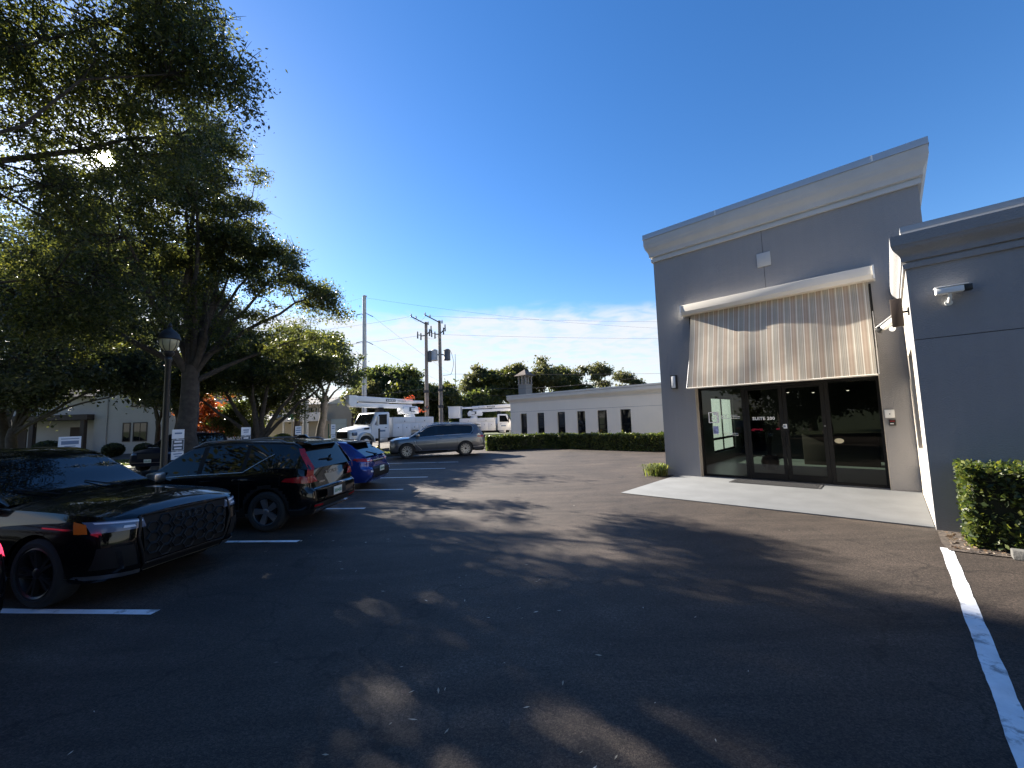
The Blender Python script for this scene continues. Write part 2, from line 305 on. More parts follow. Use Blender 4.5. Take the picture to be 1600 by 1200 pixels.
# ------------------------------------------------------------------ mesh helpers
class MB:
    def __init__(s): s.v = []; s.f = []
    def add(s, vs, fs):
        o = len(s.v); s.v += [tuple(p) for p in vs]; s.f += [tuple(i+o for i in f) for f in fs]; return s
    def box(s, x0, x1, y0, y1, z0, z1):
        return s.add([(x0, y0, z0), (x1, y0, z0), (x1, y1, z0), (x0, y1, z0), (x0, y0, z1), (x1, y0, z1), (x1, y1, z1), (x0, y1, z1)],
                     [(0, 3, 2, 1), (4, 5, 6, 7), (0, 1, 5, 4), (1, 2, 6, 5), (2, 3, 7, 6), (3, 0, 4, 7)])
    def obox(s, c, ax, ay, az):   # centre and three half-axis vectors
        c, ax, ay, az = map(Vector, (c, ax, ay, az))
        P = [c+i*ax+j*ay+k*az for k in (-1, 1) for j in (-1, 1) for i in (-1, 1)]
        return s.add(P, [(0, 2, 3, 1), (4, 5, 7, 6), (0, 1, 5, 4), (1, 3, 7, 5), (3, 2, 6, 7), (2, 0, 4, 6)])
    def tube(s, pts, r, n=8, cap=True):
        pts = [Vector(p) for p in pts]; rs = [float(q) for q in r] if isinstance(r, (list, tuple)) else [float(r)]*len(pts)
        rings = []; ref = None
        for i, p in enumerate(pts):
            t = (pts[min(i+1, len(pts)-1)]-pts[max(i-1, 0)])
            if t.length < 1e-9: t = Vector((0, 0, 1))
            t.normalize()
            if ref is None: ref = Vector((1, 0, 0)) if abs(t.x) < .8 else Vector((0, 1, 0))
            u = (ref-t*ref.dot(t)); u.normalize(); ref = u; w = t.cross(u)
            rings.append([p+rs[i]*(math.cos(2*PI*k/n)*u+math.sin(2*PI*k/n)*w) for k in range(n)])
        fs = []
        for i in range(len(pts)-1):
            for k in range(n):
                fs.append((i*n+k, i*n+(k+1) % n, (i+1)*n+(k+1) % n, (i+1)*n+k))
        if cap: fs += [tuple(range(n-1, -1, -1)), tuple((len(pts)-1)*n+k for k in range(n))]
        return s.add([p for R in rings for p in R], fs)
    def lathe(s, prof, n=24, o=(0, 0, 0), axis='z'):
        vs = []; 
        for (r, h) in prof:
            for k in range(n):
                a = 2*PI*k/n
                p = (r*math.cos(a), r*math.sin(a), h)
                if axis == 'y': p = (p[0], p[2], p[1])
                if axis == 'x': p = (p[2], p[0], p[1])
                vs.append((p[0]+o[0], p[1]+o[1], p[2]+o[2]))
        fs = [(i*n+k, i*n+(k+1) % n, (i+1)*n+(k+1) % n, (i+1)*n+k) for i in range(len(prof)-1) for k in range(n)]
        return s.add(vs, fs)
    def prism(s, poly, axis, t0, t1):   # polygon extruded along an axis; poly in the other two coords
        n = len(poly)
        def P(a, b, t): return {'x': (t, a, b), 'y': (a, t, b), 'z': (a, b, t)}[axis]
        vs = [P(a, b, t0) for a, b in poly]+[P(a, b, t1) for a, b in poly]
        return s.add(vs, [tuple(range(n))[::-1], tuple(range(n, 2*n))]+[(i, (i+1) % n, n+(i+1) % n, n+i) for i in range(n)])
    def sphere(s, c, r, n=10, m=6, sz=1.0):
        return s.lathe([(max(1e-4, r*math.sin(PI*i/m)), -r*sz*math.cos(PI*i/m)) for i in range(m+1)], n, c)
    def grid(s, fn, nu, nv):
        vs = [fn(i/nu, j/nv) for j in range(nv+1) for i in range(nu+1)]
        return s.add(vs, [(j*(nu+1)+i, j*(nu+1)+i+1, (j+1)*(nu+1)+i+1, (j+1)*(nu+1)+i) for j in range(nv) for i in range(nu)])
    def build(s, name, m, parent=None, smooth=None, loc=None, rotz=None, fix=True, bevel=0):
        me = bpy.data.meshes.new(name); me.from_pydata(s.v, [], s.f); me.materials.append(M[m] if isinstance(m, str) else m)
        o = bpy.data.objects.new(name, me); C.objects.link(o)
        if fix or smooth or bevel:
            bm = bmesh.new(); bm.from_mesh(me)
            if fix:
                bmesh.ops.remove_doubles(bm, verts=bm.verts, dist=1e-5)
                bmesh.ops.dissolve_degenerate(bm, edges=bm.edges, dist=1e-6)
                bmesh.ops.recalc_face_normals(bm, faces=bm.faces)
            if bevel:
                es = [e for e in bm.edges if len(e.link_faces) == 2 and e.calc_face_angle(0) > .5]
                bmesh.ops.bevel(bm, geom=es, offset=bevel, segments=2, affect='EDGES', profile=.5)
                smooth = smooth or 40
            if smooth:
                for f in bm.faces: f.smooth = True
                th = math.radians(smooth)
                for e in bm.edges:
                    if len(e.link_faces) != 2 or e.calc_face_angle(0) > th: e.smooth = False
            bm.to_mesh(me); bm.free()
        if parent: o.parent = parent
        if loc is not None: o.location = loc
        if rotz is not None: o.rotation_euler = (0, 0, rotz)
        return o
def thing(name, label, cat, loc=(0, 0, 0), rotz=0.0, group=None):
    o = bpy.data.objects.new(name, None); o.empty_display_size = .3; C.objects.link(o)
    o.location = loc; o.rotation_euler = (0, 0, rotz); o['label'] = label; o['category'] = cat
    if group: o['group'] = group
    return o
def tag(o, label, cat, group=None):
    o['label'] = label; o['category'] = cat
    if group: o['group'] = group
    return o
def struct(o): o['kind'] = 'structure'; return o
def stuff(o, label=None, cat=None):
    o['kind'] = 'stuff'
    if label: o['label'] = label; o['category'] = cat
    return o
_txt = {}
def text(name, body, size, m, parent, mtx, ext=.002, align='CENTER', bold=0.0, space=1.0):
    cu = bpy.data.curves.new(name, 'FONT'); cu.body = body; cu.size = size; cu.extrude = ext; cu.align_x = align; cu.align_y = 'CENTER'
    cu.offset = bold; cu.space_character = space; cu.resolution_u = 3
    t = bpy.data.objects.new(name+'_tmp', cu); C.objects.link(t)
    me = bpy.data.meshes.new_from_object(t.evaluated_get(bpy.context.evaluated_depsgraph_get()))
    C.objects.unlink(t); bpy.data.objects.remove(t); me.materials.clear(); me.materials.append(M[m])
    me.name = name
    o = bpy.data.objects.new(name, me); C.objects.link(o); o.parent = parent; o.matrix_local = mtx
    return o
def np_mesh(name, V, F, m, parent=None):
    me = bpy.data.meshes.new(name); nf, k = F.shape
    me.vertices.add(len(V)); me.vertices.foreach_set('co', np.ascontiguousarray(V, dtype=np.float32).ravel())
    me.loops.add(nf*k); me.loops.foreach_set('vertex_index', np.ascontiguousarray(F, dtype=np.int32).ravel())
    me.polygons.add(nf); me.polygons.foreach_set('loop_start', np.arange(0, nf*k, k, dtype=np.int32))
    me.update(calc_edges=True); me.materials.append(M[m])
    o = bpy.data.objects.new(name, me); C.objects.link(o)
    if parent: o.parent = parent
    return o

# the office frame: a runs along its front to the right, b goes away from the viewer
BA = math.radians(-43.04)
AX = Vector((math.cos(BA), math.sin(BA), 0)); BX = Vector((-math.sin(BA), math.cos(BA), 0))
def AB(a, b, z=0.0): return AX*a+BX*b+Vector((0, 0, z))


# ------------------------------------------------------------------ ground
def sheet(name, poly, z, m, parent=None):
    mb = MB(); mb.add([(x, y, z) for x, y in poly], [tuple(range(len(poly)))])
    o = mb.build(name, m, parent, fix=False); return o
def xy(a, b): v = AB(a, b); return (v.x, v.y)
struct(sheet('ground', [(-1500, -1500), (1500, -1500), (1500, 1500), (-1500, 1500)], -0.06, 'grass'))
struct(sheet('road', [(-80, 28.2), (80, 28.2), (80, 54), (-80, 54)], -0.012, 'asphalt'))
struct(sheet('driveway', [(-21, -6), (-14.4, -6), (-13.6, 28.19), (-20, 28.19)], -0.012, 'asphalt'))
lot = struct(sheet('parking_lot', [(-10.6, -12), (34, -12), (34, 27.4), (-2.3, 27.4), (-6.6, 23.6), (-8.2, 23.4)], 0.0, 'asphalt'))
rnd = random.Random(5)
def stripe(p, q, w, parent, n=24, wob=.006):
    p, q = Vector(p), Vector(q); d = (q-p); s = Vector((-d.y, d.x)).normalized()
    vs, fs = [], []
    for i in range(n+1):
        c = p+d*(i/n); l = w/2+.6*wob*math.sin(i*.7+p.x)+rnd.uniform(-wob, wob)*.4; r = w/2+.6*wob*math.sin(i*.53+2)+rnd.uniform(-wob, wob)*.4
        vs += [(*(c+s*l), .004), (*(c-s*r), .004)]
    fs = [(2*i, 2*i+1, 2*i+3, 2*i+2) for i in range(n)]
    return MB().add(vs, fs).build('parking_line', 'line', parent, fix=False)
AIS = Vector((0.0790, 0.9969)); STL = Vector((-0.9969, 0.0790))
E1 = Vector((-3.81, 4.42))
for i in range(-1, 7):
    e = E1+AIS*(2.475*i); stripe(e, e+STL*5.1, .105, lot)
for a in (0.385,):
    p, q = xy(a, 8.06), xy(a, -1.5)
    stripe(p, q, .118, lot, n=130, wob=.005)
# left kerb and verge beyond the stalls
k = MB()
for (p, q) in (((-10.6, -12), (-8.2, 23.4)), ((-8.2, 23.4), (-6.6, 23.6)), ((-6.6, 23.6), (-2.3, 27.4))):
    p, q = Vector(p), Vector(q); d = (q-p).normalized(); s = Vector((-d.y, d.x))
    a_, b_, c_, e_ = p+s*.002, q+s*.002, q+s*.16, p+s*.16
    k.add([(*a_, -.02), (*b_, -.02), (*c_, -.02), (*e_, -.02), (*a_, .13), (*b_, .13), (*c_, .13), (*e_, .13)],
          [(0, 3, 2, 1), (4, 5, 6, 7), (0, 1, 5, 4), (1, 2, 6, 5), (2, 3, 7, 6), (3, 0, 4, 7)])
struct(k.build('kerb', 'old_concrete'))
# entry slab in front of the doors
sl = MB().box(-5.06, .345, 9.26, 12.87, 0.0, .022)
sl.box(-4.35, -.16, 12.87, 13.30, 0.0, .022)
struct(sl.build('entry_slab', 'concrete', None, loc=(0, 0, 0.0), rotz=BA, bevel=0.006))
pts = [(.40, 7.93), (.7, 7.96), (1.1, 8.02), (1.6, 8.0), (2.4, 8.05), (4.5, 8.0), (4.5, 9.118), (.356, 9.118), (.356, 8.3)]
struct(sheet('planting_bed', [xy(*p) for p in pts], .012, 'mulch'))

# ------------------------------------------------------------------ buildings
def shifted(mb, d): mb.v = [(x-d[0], y-d[1], z-d[2]) for x, y, z in mb.v]; return mb
def sweep(prof, path, closed_ends=True):
    """profile (out, z) run along a plan path with mitres; out is to the right of the path direction"""
    P = [Vector(p) for p in path]; n = len(P); mb = MB(); rings = []
    for i in range(n):
        d0 = (P[i]-P[i-1]).normalized() if i > 0 else None
        d1 = (P[i+1]-P[i]).normalized() if i < n-1 else None
        n0 = Vector((d0.y, -d0.x)) if d0 else None; n1 = Vector((d1.y, -d1.x)) if d1 else None
        if n0 is None: m = n1
        elif n1 is None: m = n0
        else:
            m = (n0+n1); m = m/(m.dot(n0))
        rings.append([(P[i].x+m.x*o, P[i].y+m.y*o, z) for o, z in prof])
    k = len(prof); vs = [p for r in rings for p in r]
    fs = [(i*k+j, i*k+(j+1) % k, (i+1)*k+(j+1) % k, (i+1)*k+j) for i in range(n-1) for j in range(k)]
    fs += [tuple(range(k)), tuple((n-1)*k+j for j in range(k))[::-1]]
    return mb.add(vs, fs)

# --- the entrance block
def entrance():
    O = (-5.40, 12.88, 0)
    T = thing('entrance_building', 'tall grey stucco entrance block with striped awning and dark glass doors', 'building', AB(O[0], O[1]), BA)
    def B(mb, name, m, parent=T, **k): return shifted(mb, O).build(name, m, parent, **k)
    w = MB()
    w.box(-5.40, -4.36, 12.88, 13.22, 0, 7.72)
    w.box(-.15, .86, 12.88, 13.22, 0, 7.72)
    w.box(-4.36, -2.277, 12.88, 13.22, 4.86, 7.72); w.box(-2.263, -.15, 12.88, 13.22, 4.86, 7.72)
    # left wall with its window opening
    for (b0, b1, z0, z1) in ((13.22, 17.0, 0, 7.72), (20.0, 24.0, 0, 7.72), (17.0, 20.0, 0, .35), (17.0, 20.0, 2.6, 7.72)):
        w.box(-5.40, -5.18, b0, b1, z0, z1)
    w.box(.64, .86, 13.22, 24.0, 0, 7.72); w.box(-5.18, .64, 23.78, 24.0, 0, 7.72)
    w.box(-5.18, .64, 13.22, 23.78, 6.9, 7.1)
    B(w, 'wall', 'stucco_grey', fix=False)
    B(MB().box(-2.277, -2.263, 12.893, 12.92, 4.86, 7.0), 'control_joint', 'joint')
    # reveals of the opening, warm bounced light put into their beige
    B(MB().box(-4.36, -4.345, 12.883, 13.12, 0.022, 4.855), 'reveal', 'stucco_bounce')
    B(MB().box(-.165, -.15, 12.883, 13.12, 0.022, 4.855), 'reveal', 'stucco_bounce')
    path = [(-5.4, 24.0), (-5.4, 12.88), (.86, 12.88), (.86, 24.0)]
    path = path[::1]
    s = .70
    prof = [(0.0, 6.98), (.055, 6.98), (.055, 7.09), (.028, 7.105), (.028, 7.135), (.095, 7.15), (.095, 7.205)]
    for i in range(9):
        t = i/8; prof.append((.10+.10*(1-math.cos(t*PI))/2, 7.22+.28*t))
    prof += [(.205, 7.52), (.215, 7.54), (.215, 7.755), (0.0, 7.755)]
    # outwards is to the right when walking +b -> front -> back seen from above, so reverse the path
    def outward(pr): return pr
    B(sweep(outward(prof), path), 'cornice', 'stucco_trim', smooth=30)
    capp = [(-.30, 7.757), (.235, 7.757), (.235, 7.775), (.228, 7.78), (.228, 7.925), (-.30, 7.925)]
    B(sweep(outward(capp), path), 'parapet_cap', 'cap_metal', smooth=25)
    for a in (-3.35, .15):
        B(MB().box(a-.012, a+.012, 12.648, 12.652, 7.782, 7.93), 'cap_seam', 'white_metal')
    # storefront
    fm = MB()
    Y0, Y1 = 13.12, 13.20
    for a in (-4.345, -3.16, -1.24, -.225): fm.box(a, a+.06 if a in (-4.345, -.225) else a+.09, Y0, Y1, .022, 4.85)
    for (a0, a1) in ((-4.285, -3.16), (-3.07, -1.24), (-1.15, -.225)):
        fm.box(a0, a1, Y0, Y1, 2.62, 2.70); fm.box(a0, a1, Y0, Y1, 4.78, 4.85)
    for (a0, a1) in ((-4.285, -3.16), (-1.15, -.225)): fm.box(a0, a1, Y0, Y1, .022, .085)
    B(fm, 'storefront_frame', 'bronze', fix=False)
    for (a0, a1, z0, z1) in ((-4.285, -3.16, .085, 2.62), (-1.15, -.225, .085, 2.62), (-4.285, -3.16, 2.70, 4.78), (-3.07, -1.24, 2.70, 4.78), (-1.15, -.225, 2.70, 4.78)):
        B(MB().add([(a0, 13.16, z0), (a1, 13.16, z0), (a1, 13.16, z1), (a0, 13.16, z1)], [(0, 1, 2, 3)]), 'window_pane', 'store_glass', fix=False)
    for (a0, a1, hx) in ((-3.065, -2.165, -2.235), (-2.155, -1.245, -2.085)):
        d = MB(); st = .085
        d.box(a0, a0+st, 13.125, 13.17, .03, 2.615); d.box(a1-st, a1, 13.125, 13.17, .03, 2.615)
        d.box(a0+st, a1-st, 13.125, 13.17, .03, .21); d.box(a0+st, a1-st, 13.125, 13.17, 2.53, 2.615)
        D = B(d, 'door', 'bronze', fix=False)
        B(MB().add([(a0+st, 13.15, .21), (a1-st, 13.15, .21), (a1-st, 13.15, 2.53), (a0+st, 13.15, 2.53)], [(0, 1, 2, 3)]), 'door_pane', 'store_glass', D, fix=False)
        h = MB(); h.tube([(hx, 13.12, .98), (hx, 13.07, .98), (hx, 13.07, 1.32), (hx, 13.12, 1.32)], .012, 8)
        B(h, 'door_handle', 'bronze', D, smooth=50)
        B(MB().lathe([(.001, -.012), (.022, -.012), (.022, .012), (.001, .012)], 12, (a1-.03 if hx < -2.2 else a1-.04, 13.115, 1.5), 'y'), 'lock', 'satin', D, smooth=40)
    # floor, partitions and the window of the lobby
    B(MB().box(-5.175, .635, 13.30, 23.775, -.02, .02), 'lobby_floor', 'interior_floor')
    li = MB(); li.box(-5.175, -5.165, 13.225, 17.0, .02, 4.9); li.box(-5.175, -5.165, 20.0, 23.77, .02, 4.9); li.box(-5.175, -5.165, 17.0, 20.0, 2.6, 4.9); li.box(-5.175, -5.165, 17.0, 20.0, .02, .35)
    B(li, 'lobby_wall', 'interior_pale', fix=False)
    lw = MB(); lw.box(-3.9, .63, 19.4, 19.5, .02, 4.9); lw.box(.60, .63, 13.225, 19.4, .02, 4.9); lw.box(-5.165, .63, 22.9, 23.0, .02, 4.9); lw.box(-5.165, .60, 13.3, 22.9, 4.9, 4.95)
    B(lw, 'lobby_wall', 'interior_wall', fix=False)
    cb = MB().box(-2.4, -.4, 17.6, 18.3, .02, 1.1)
    B(cb, 'reception_counter', 'wood_dark', bevel=.01)
    wf = MB()
    for b in (17.0, 18.46, 19.94): wf.box(-5.30, -5.22, b, b+.06, .35, 2.6)
    for b0, b1 in ((17.06, 18.46), (18.52, 19.94)):
        for z in (.35, .85, 2.52): wf.box(-5.30, -5.22, b0, b1, z, z+.08)
    F = B(wf, 'lobby_window', 'bronze', fix=False)
    B(MB().add([(-5.26, 17, .35), (-5.26, 20, .35), (-5.26, 20, 2.6), (-5.26, 17, 2.6)], [(0, 1, 2, 3)]), 'window_pane', 'frosted_film', F, fix=False)
    # writing on the glass
    R90 = Matrix.Rotation(PI/2, 4, 'X')
    def tx(body, a, z, size, **k):
        return text('lettering', body, size, 'letter_white', T, Matrix.Translation((a-O[0], 13.112-O[1]+(.04 if k.pop('deep', False) else 0), z))@R90, ext=.001, **k)
    tx('SUITE 200', -2.64, 1.72, .118, bold=.004, space=1.08)
    B(MB().box(-4.10, -4.07, 13.15, 13.156, 1.62, 1.95).box(-3.84, -3.81, 13.15, 13.156, 1.62, 1.95).box(-4.07, -3.84, 13.15, 13.156, 1.92, 1.95).box(-4.07, -3.84, 13.15, 13.156, 1.62, 1.65)
      .box(-3.955, -3.84, 13.15, 13.155, 1.85, 1.92).box(-3.87, -3.84, 13.15, 13.155, 1.65, 1.85), 'logo', 'letter_white', fix=False)
    tx('H', -3.965, 1.75, .17, deep=True)
    tx('HT', -3.66, 1.80, .14, deep=True)
    lines = MB()
    for i, (a0, a1) in enumerate(((-3.50, -3.30), (-3.50, -3.24), (-3.74, -3.24))): lines.box(a0, a1, 13.152, 13.155, 1.83-.045*i, 1.845-.045*i)
    for i in range(2): lines.box(-3.70, -3.32, 13.152, 13.155, 1.30-.05*i, 1.312-.05*i)
    stuff(B(lines, 'small_print', 'letter_white', fix=False))
    B(MB().box(-3.99, -3.84, 13.15, 13.155, 1.30, 1.52), 'sticker', 'sticker')
    B(MB().box(-3.99, -3.84, 13.147, 13.15, 1.275, 1.298), 'sticker_edge', 'letter_white')
    B(MB().box(-2.19, -2.10, 13.118, 13.122, 1.44, 1.56), 'door_notice', 'sign_white')
    B(MB().box(-2.17, -2.13, 13.115, 13.1175, 1.47, 1.53), 'door_symbol', 'sign_blue')
    ov = MB(); ov.lathe([(.001, 0), (.075, 0)], 20, (0, 0, 0), 'y'); ov.v = [(x*1.25-1.03, y+13.155, z*.85+1.12) for x, y, z in ov.v]
    B(ov, 'oval_sticker', 'oval', fix=False)
M['sticker'] = mat('sticker', (.25, .28, .5), .5, var=.6, scale=14)
M['oval'] = mat('oval', (.55, .50, .34), .5)
entrance()

def pendant(a, b, z, label):
    t = thing('pendant_lamp', label, 'lamp', AB(a, b, z), BA, 'lamps hanging in the lobby')
    MB().tube([(0, 0, .1), (0, 0, 4.85-z)], .006, 6).build('cord', 'black_metal', t)
    MB().lathe([(.02, .12), (.05, .10), (.12, .02), (.125, .0), (.118, .0), (.05, .085)], 16).build('lamp_shade', 'black_metal', t, smooth=50)
    MB().sphere((0, 0, .025), .045, 10, 6).build('bulb', 'bulb', t, smooth=80)
pendant(-2.55, 16.6, 2.55, 'small lit pendant lamp behind the door lettered SUITE 200')
pendant(-1.85, 16.6, 2.5, 'lit pendant lamp behind the second glass door')
pendant(-.95, 16.4, 2.5, 'lit pendant lamp behind the right fixed pane')

def lobby_plant():
    t = thing('potted_plant', 'tall indoor plant in round dark pot behind the left glass door', 'plant', AB(-3.05, 15.6, .02), BA)
    MB().lathe([(.001, 0), (.15, 0), (.24, .12), (.26, .26), (.22, .42), (.18, .46), (.16, .44), (.001, .42)], 20).build('pot', 'black_metal', t, smooth=50)
    r = random.Random(3); st = MB(); V = []; 
    for i in range(7):
        a = r.uniform(0, 2*PI); h = r.uniform(.9, 1.5); e = (math.cos(a)*r.uniform(.1, .35), math.sin(a)*r.uniform(.1, .35), .42+h)
        st.tube([(0.03*math.cos(a), .03*math.sin(a), .42), (e[0]*.4, e[1]*.4, .42+h*.55), e], [.012, .009, .005], 5)
        for j in range(10):
            f = r.uniform(.45, 1); p = Vector((e[0]*f, e[1]*f, .42+h*f)); an = r.uniform(0, 2*PI); d = Vector((math.cos(an), math.sin(an), r.uniform(-.5, .5))).normalized()*.17
            s = Vector((-d.y, d.x, 0)).normalized()*.035
            V.append([p, p+d*.5+s, p+d, p+d*.5-s])
    st.build('stem', 'twig', t)
    lf = MB()
    for q in V: lf.add(q, [(0, 1, 2, 3)])
    stuff(lf.build('foliage', 'leaf_dark', t, fix=False))
lobby_plant()

def awning():
    O = Vector((-2.28, 12.88, 4.95))
    T = thing('awning', 'drop awning of beige and brown striped fabric above the entrance doors', 'awning', AB(O.x, O.y, O.z), BA)
    hp = [(0.0, .36), (-.02, .36), (-.295, .31), (-.30, .10), (-.285, .075), (-.27, .0), (0.0, .0)]
    MB().prism([(b, z) for b, z in hp], 'x', -2.22, 2.22).build('awning_housing', 'trim_white', T, bevel=.006)
    for s in (-1, 1):
        MB().prism([(b*1.06-.002 if b < 0 else b, z*1.04-.005) for b, z in hp], 'x', s*2.22, s*2.25).build('end_cap', 'white_plastic', T)
    x0, x1, D, Hh = -2.03, 2.11, .65, 2.28
    def fab(u, v):
        x = x0+(x1-x0)*u
        sag = .042*math.sin(u*7.4+1.0)*math.sin(PI*min(1, v*1.2))+.018*math.sin(u*16+.4)*v+.012*math.sin(u*31)*v*(1-v)*2
        return (x, -.055-D*v+sag*.9-.02*math.sin(PI*v), -.0-Hh*v)
    MB().grid(fab, 90, 24).build('awning_fabric', 'awning', T, smooth=60, fix=False)
    MB().tube([(x0-.02, -.055-D, -Hh-.012), (x1+.02, -.055-D, -Hh-.012)], .022, 10).build('bottom_bar', 'trim_white', T, smooth=40)
    for s in (x0-.035, x1+.03):
        MB().tube([(s, -.02, -.7), (s, -.055-D*.98, -Hh+.0)], .011, 8).build('awning_arm', 'white_metal', T, smooth=40)
        MB().box(s-.02, s+.02, -.04, -.001, -1.6, -.05).build('guide_rail', 'bronze', T)
awning()

def small_front():
    t = thing('wall_plaque', 'square white plaque on the grey wall above the awning', 'plaque', AB(-2.26, 12.88, 5.95), BA)
    MB().box(-.165, .165, -.03, -.001, 0, .385).build('plaque_face', 'stucco_trim', t, bevel=.008)
    t = thing('wall_lamp', 'black framed wall lamp with white diffuser left of the entrance', 'lamp', AB(-4.95, 12.88, 2.72), BA)
    MB().box(-.09, .09, -.05, -.001, 0, .43).build('back_plate', 'black_metal', t, bevel=.005)
    MB().box(-.068, .068, -.125, -.051, .022, .408).build('diffuser', 'white_plastic', t, bevel=.012)
    f = MB()
    for s in (-1, 1): f.box(s*.07-.012*(s < 0), s*.07+.012*(s > 0), -.13, -.051, 0, .43)
    f.box(-.07, .07, -.13, -.051, 0, .02); f.box(-.07, .07, -.13, -.051, .41, .43)
    f.build('lamp_frame', 'black_metal', t, fix=False)
    t = thing('door_intercom', 'square white intercom box on beige pier right of the doors', 'intercom', AB(-.04, 12.88, 1.68), BA)
    MB().box(-.085, .085, -.045, -.001, 0, .19).build('box', 'white_plastic', t, bevel=.008)
    MB().lathe([(.001, -.05), (.012, -.05), (.012, -.045)], 12, (0, 0, .09), 'y').build('button', 'black_metal', t)
    t = thing('card_reader', 'small black card reader with red light below the white intercom', 'card reader', AB(-.01, 12.88, 1.50), BA)
    MB().box(-.06, .06, -.04, -.001, 0, .14).build('case', 'black_metal', t, bevel=.008)
    MB().box(-.04, .04, -.043, -.0405, .095, .115).build('light_strip', 'tail_red', t)
    MB().box(-.04, .02, -.043, -.0405, .035, .055).build('reader_print', 'sign_white', t)
    t = thing('doormat', 'dark ribbed doormat on pale slab before the glass doors', 'doormat', AB(-2.4, 12.52, .022), BA)
    MB().box(-1.0, 1.0, -.33, .45, .001, .012).build('mat_base', 'dark_rubber', t)
    r = MB()
    for i in range(24): r.box(-.94, .94, -.29+i*.031, -.29+i*.031+.016, .012, .018)
    stuff(r.build('mat_ribs', 'dark_rubber', t, fix=False))
small_front()

# --- the lower wing on the right
def wing():
    O = (.353, 9.12, 0)
    T = thing('office_wing', 'low grey stucco wing at right edge with moulded cornice', 'building', AB(O[0], O[1]), BA)
    def B(mb, name, m, parent=T, **k): return shifted(mb, O).build(name, m, parent, **k)
    w = MB(); w2 = MB()
    w.box(.353, 9.0, 9.12, 9.40, 0, 2.974); w.box(.353, 9.0, 9.12, 9.40, 2.986, 4.77)
    for (b0, b1, z0, z1) in ((9.40, 10.3, 0, 4.77), (12.1, 12.878, 0, 4.77), (10.3, 12.1, 0, 1.05), (10.3, 12.1, 3.0, 4.77)):
        w2.box(.353, .60, b0, b1, z0, z1)
    w.box(8.72, 9.0, 9.40, 24.0, 0, 4.77); w.box(.862, 8.72, 23.7, 24.0, 0, 4.77); w.box(.62, 8.72, 9.42, 12.87, 4.4, 4.5); w.box(.862, 8.72, 12.87, 23.7, 4.4, 4.5)
    B(w, 'wall', 'stucco_grey', fix=False); B(w2, 'side_wall', 'stucco_bounce', fix=False)  # side wall set paler than the front, to strengthen its bounced light
    B(MB().box(.365, 9.0, 9.135, 9.2, 2.974, 2.986), 'control_joint', 'joint')
    wn = MB()
    for b in (10.3, 11.16, 12.04): wn.box(.46, .52, b, b+.06, 1.05, 3.0)
    F = B(wn, 'window', 'bronze', fix=False)
    B(MB().box(.48, .50, 10.36, 12.04, 1.05, 3.0), 'pane', 'dark_window', F)
    path = [(.353, 12.876), (.353, 9.12), (9.0, 9.12), (9.0, 24.0)]
    prof = [(0, 4.15), (.030, 4.15), (.030, 4.235), (.012, 4.245), (.012, 4.262), (.045, 4.27), (.045, 4.31)]
    for i in range(9):
        t = i/8; prof.append((.045+.095*(1-math.cos(t*PI))/2, 4.325+.185*t))
    prof += [(.145, 4.525), (.15, 4.53), (.15, 4.695), (.0, 4.695)]
    def out(p): return p
    B(sweep(out(prof), path), 'cornice', 'stucco_grey', smooth=30)
    B(sweep(out([(-.25, 4.773), (.012, 4.773), (.012, 4.86), (-.25, 4.86)]), path), 'parapet_cap', 'cap_metal', smooth=30)
    B(sweep(out([(.001, 4.697), (.010, 4.697), (.010, 4.771), (.001, 4.771)]), path), 'cap_band', 'stucco_trim', smooth=30)
wing()
def cctv(loc, rz, pitch, label, dark=True):
    t = thing('security_camera', label, 'camera', loc, rz)
    b = MB().box(-.15, .15, -.055, .055, -.04, .055)
    R = Matrix.Rotation(pitch, 4, 'Y')@Matrix.Translation((0, 0, .10))
    o = b.build('camera_body', 'white_plastic', t, bevel=.012); o.matrix_local = R
    h = MB().box(-.16, .20, -.065, .065, .056, .07); o2 = h.build('sun_hood', 'white_plastic', t, bevel=.005); o2.matrix_local = R
    l = MB().box(.151, .235, -.05, .05, -.034, .054); o3 = l.build('lens', 'black_metal', t, bevel=.004); o3.matrix_local = R
    m = MB().tube([(0, 0, .06), (0, .0, .0), (0, .09, -.06)], .022, 10); m.lathe([(.001, .13), (.045, .13), (.045, .115), (.001, .11)], 14, (0, 0, -.06), 'y')
    m.build('mount', 'white_plastic', t, smooth=50)
cctv(AB(.79, 8.99, 3.56), BA+.10, 0.0, 'white security camera on grey wing wall pointing right')
cctv(AB(.17, 9.95, 3.37), BA+PI-.35, .62, 'white security camera tilted down beside the brown floodlight')
def flood():
    t = thing('flood_light', 'flat brown floodlight on short arm at corner of wing', 'floodlight', AB(.353, 9.47, 3.52), BA)
    MB().box(-.225, -.075, -.03, .04, -.24, .24).build('lamp_head', 'flood_brown', t, bevel=.008)
    MB().tube([(-.075, 0.0, 0), (-.001, 0.0, 0)], .018, 8).build('arm', 'bronze', t, smooth=40)
    MB().box(-.02, -.001, -.05, .05, -.06, .06).build('wall_plate', 'bronze', t)
M['flood_brown'] = mat('flood_brown', (.045, .03, .02), .5)
flood()

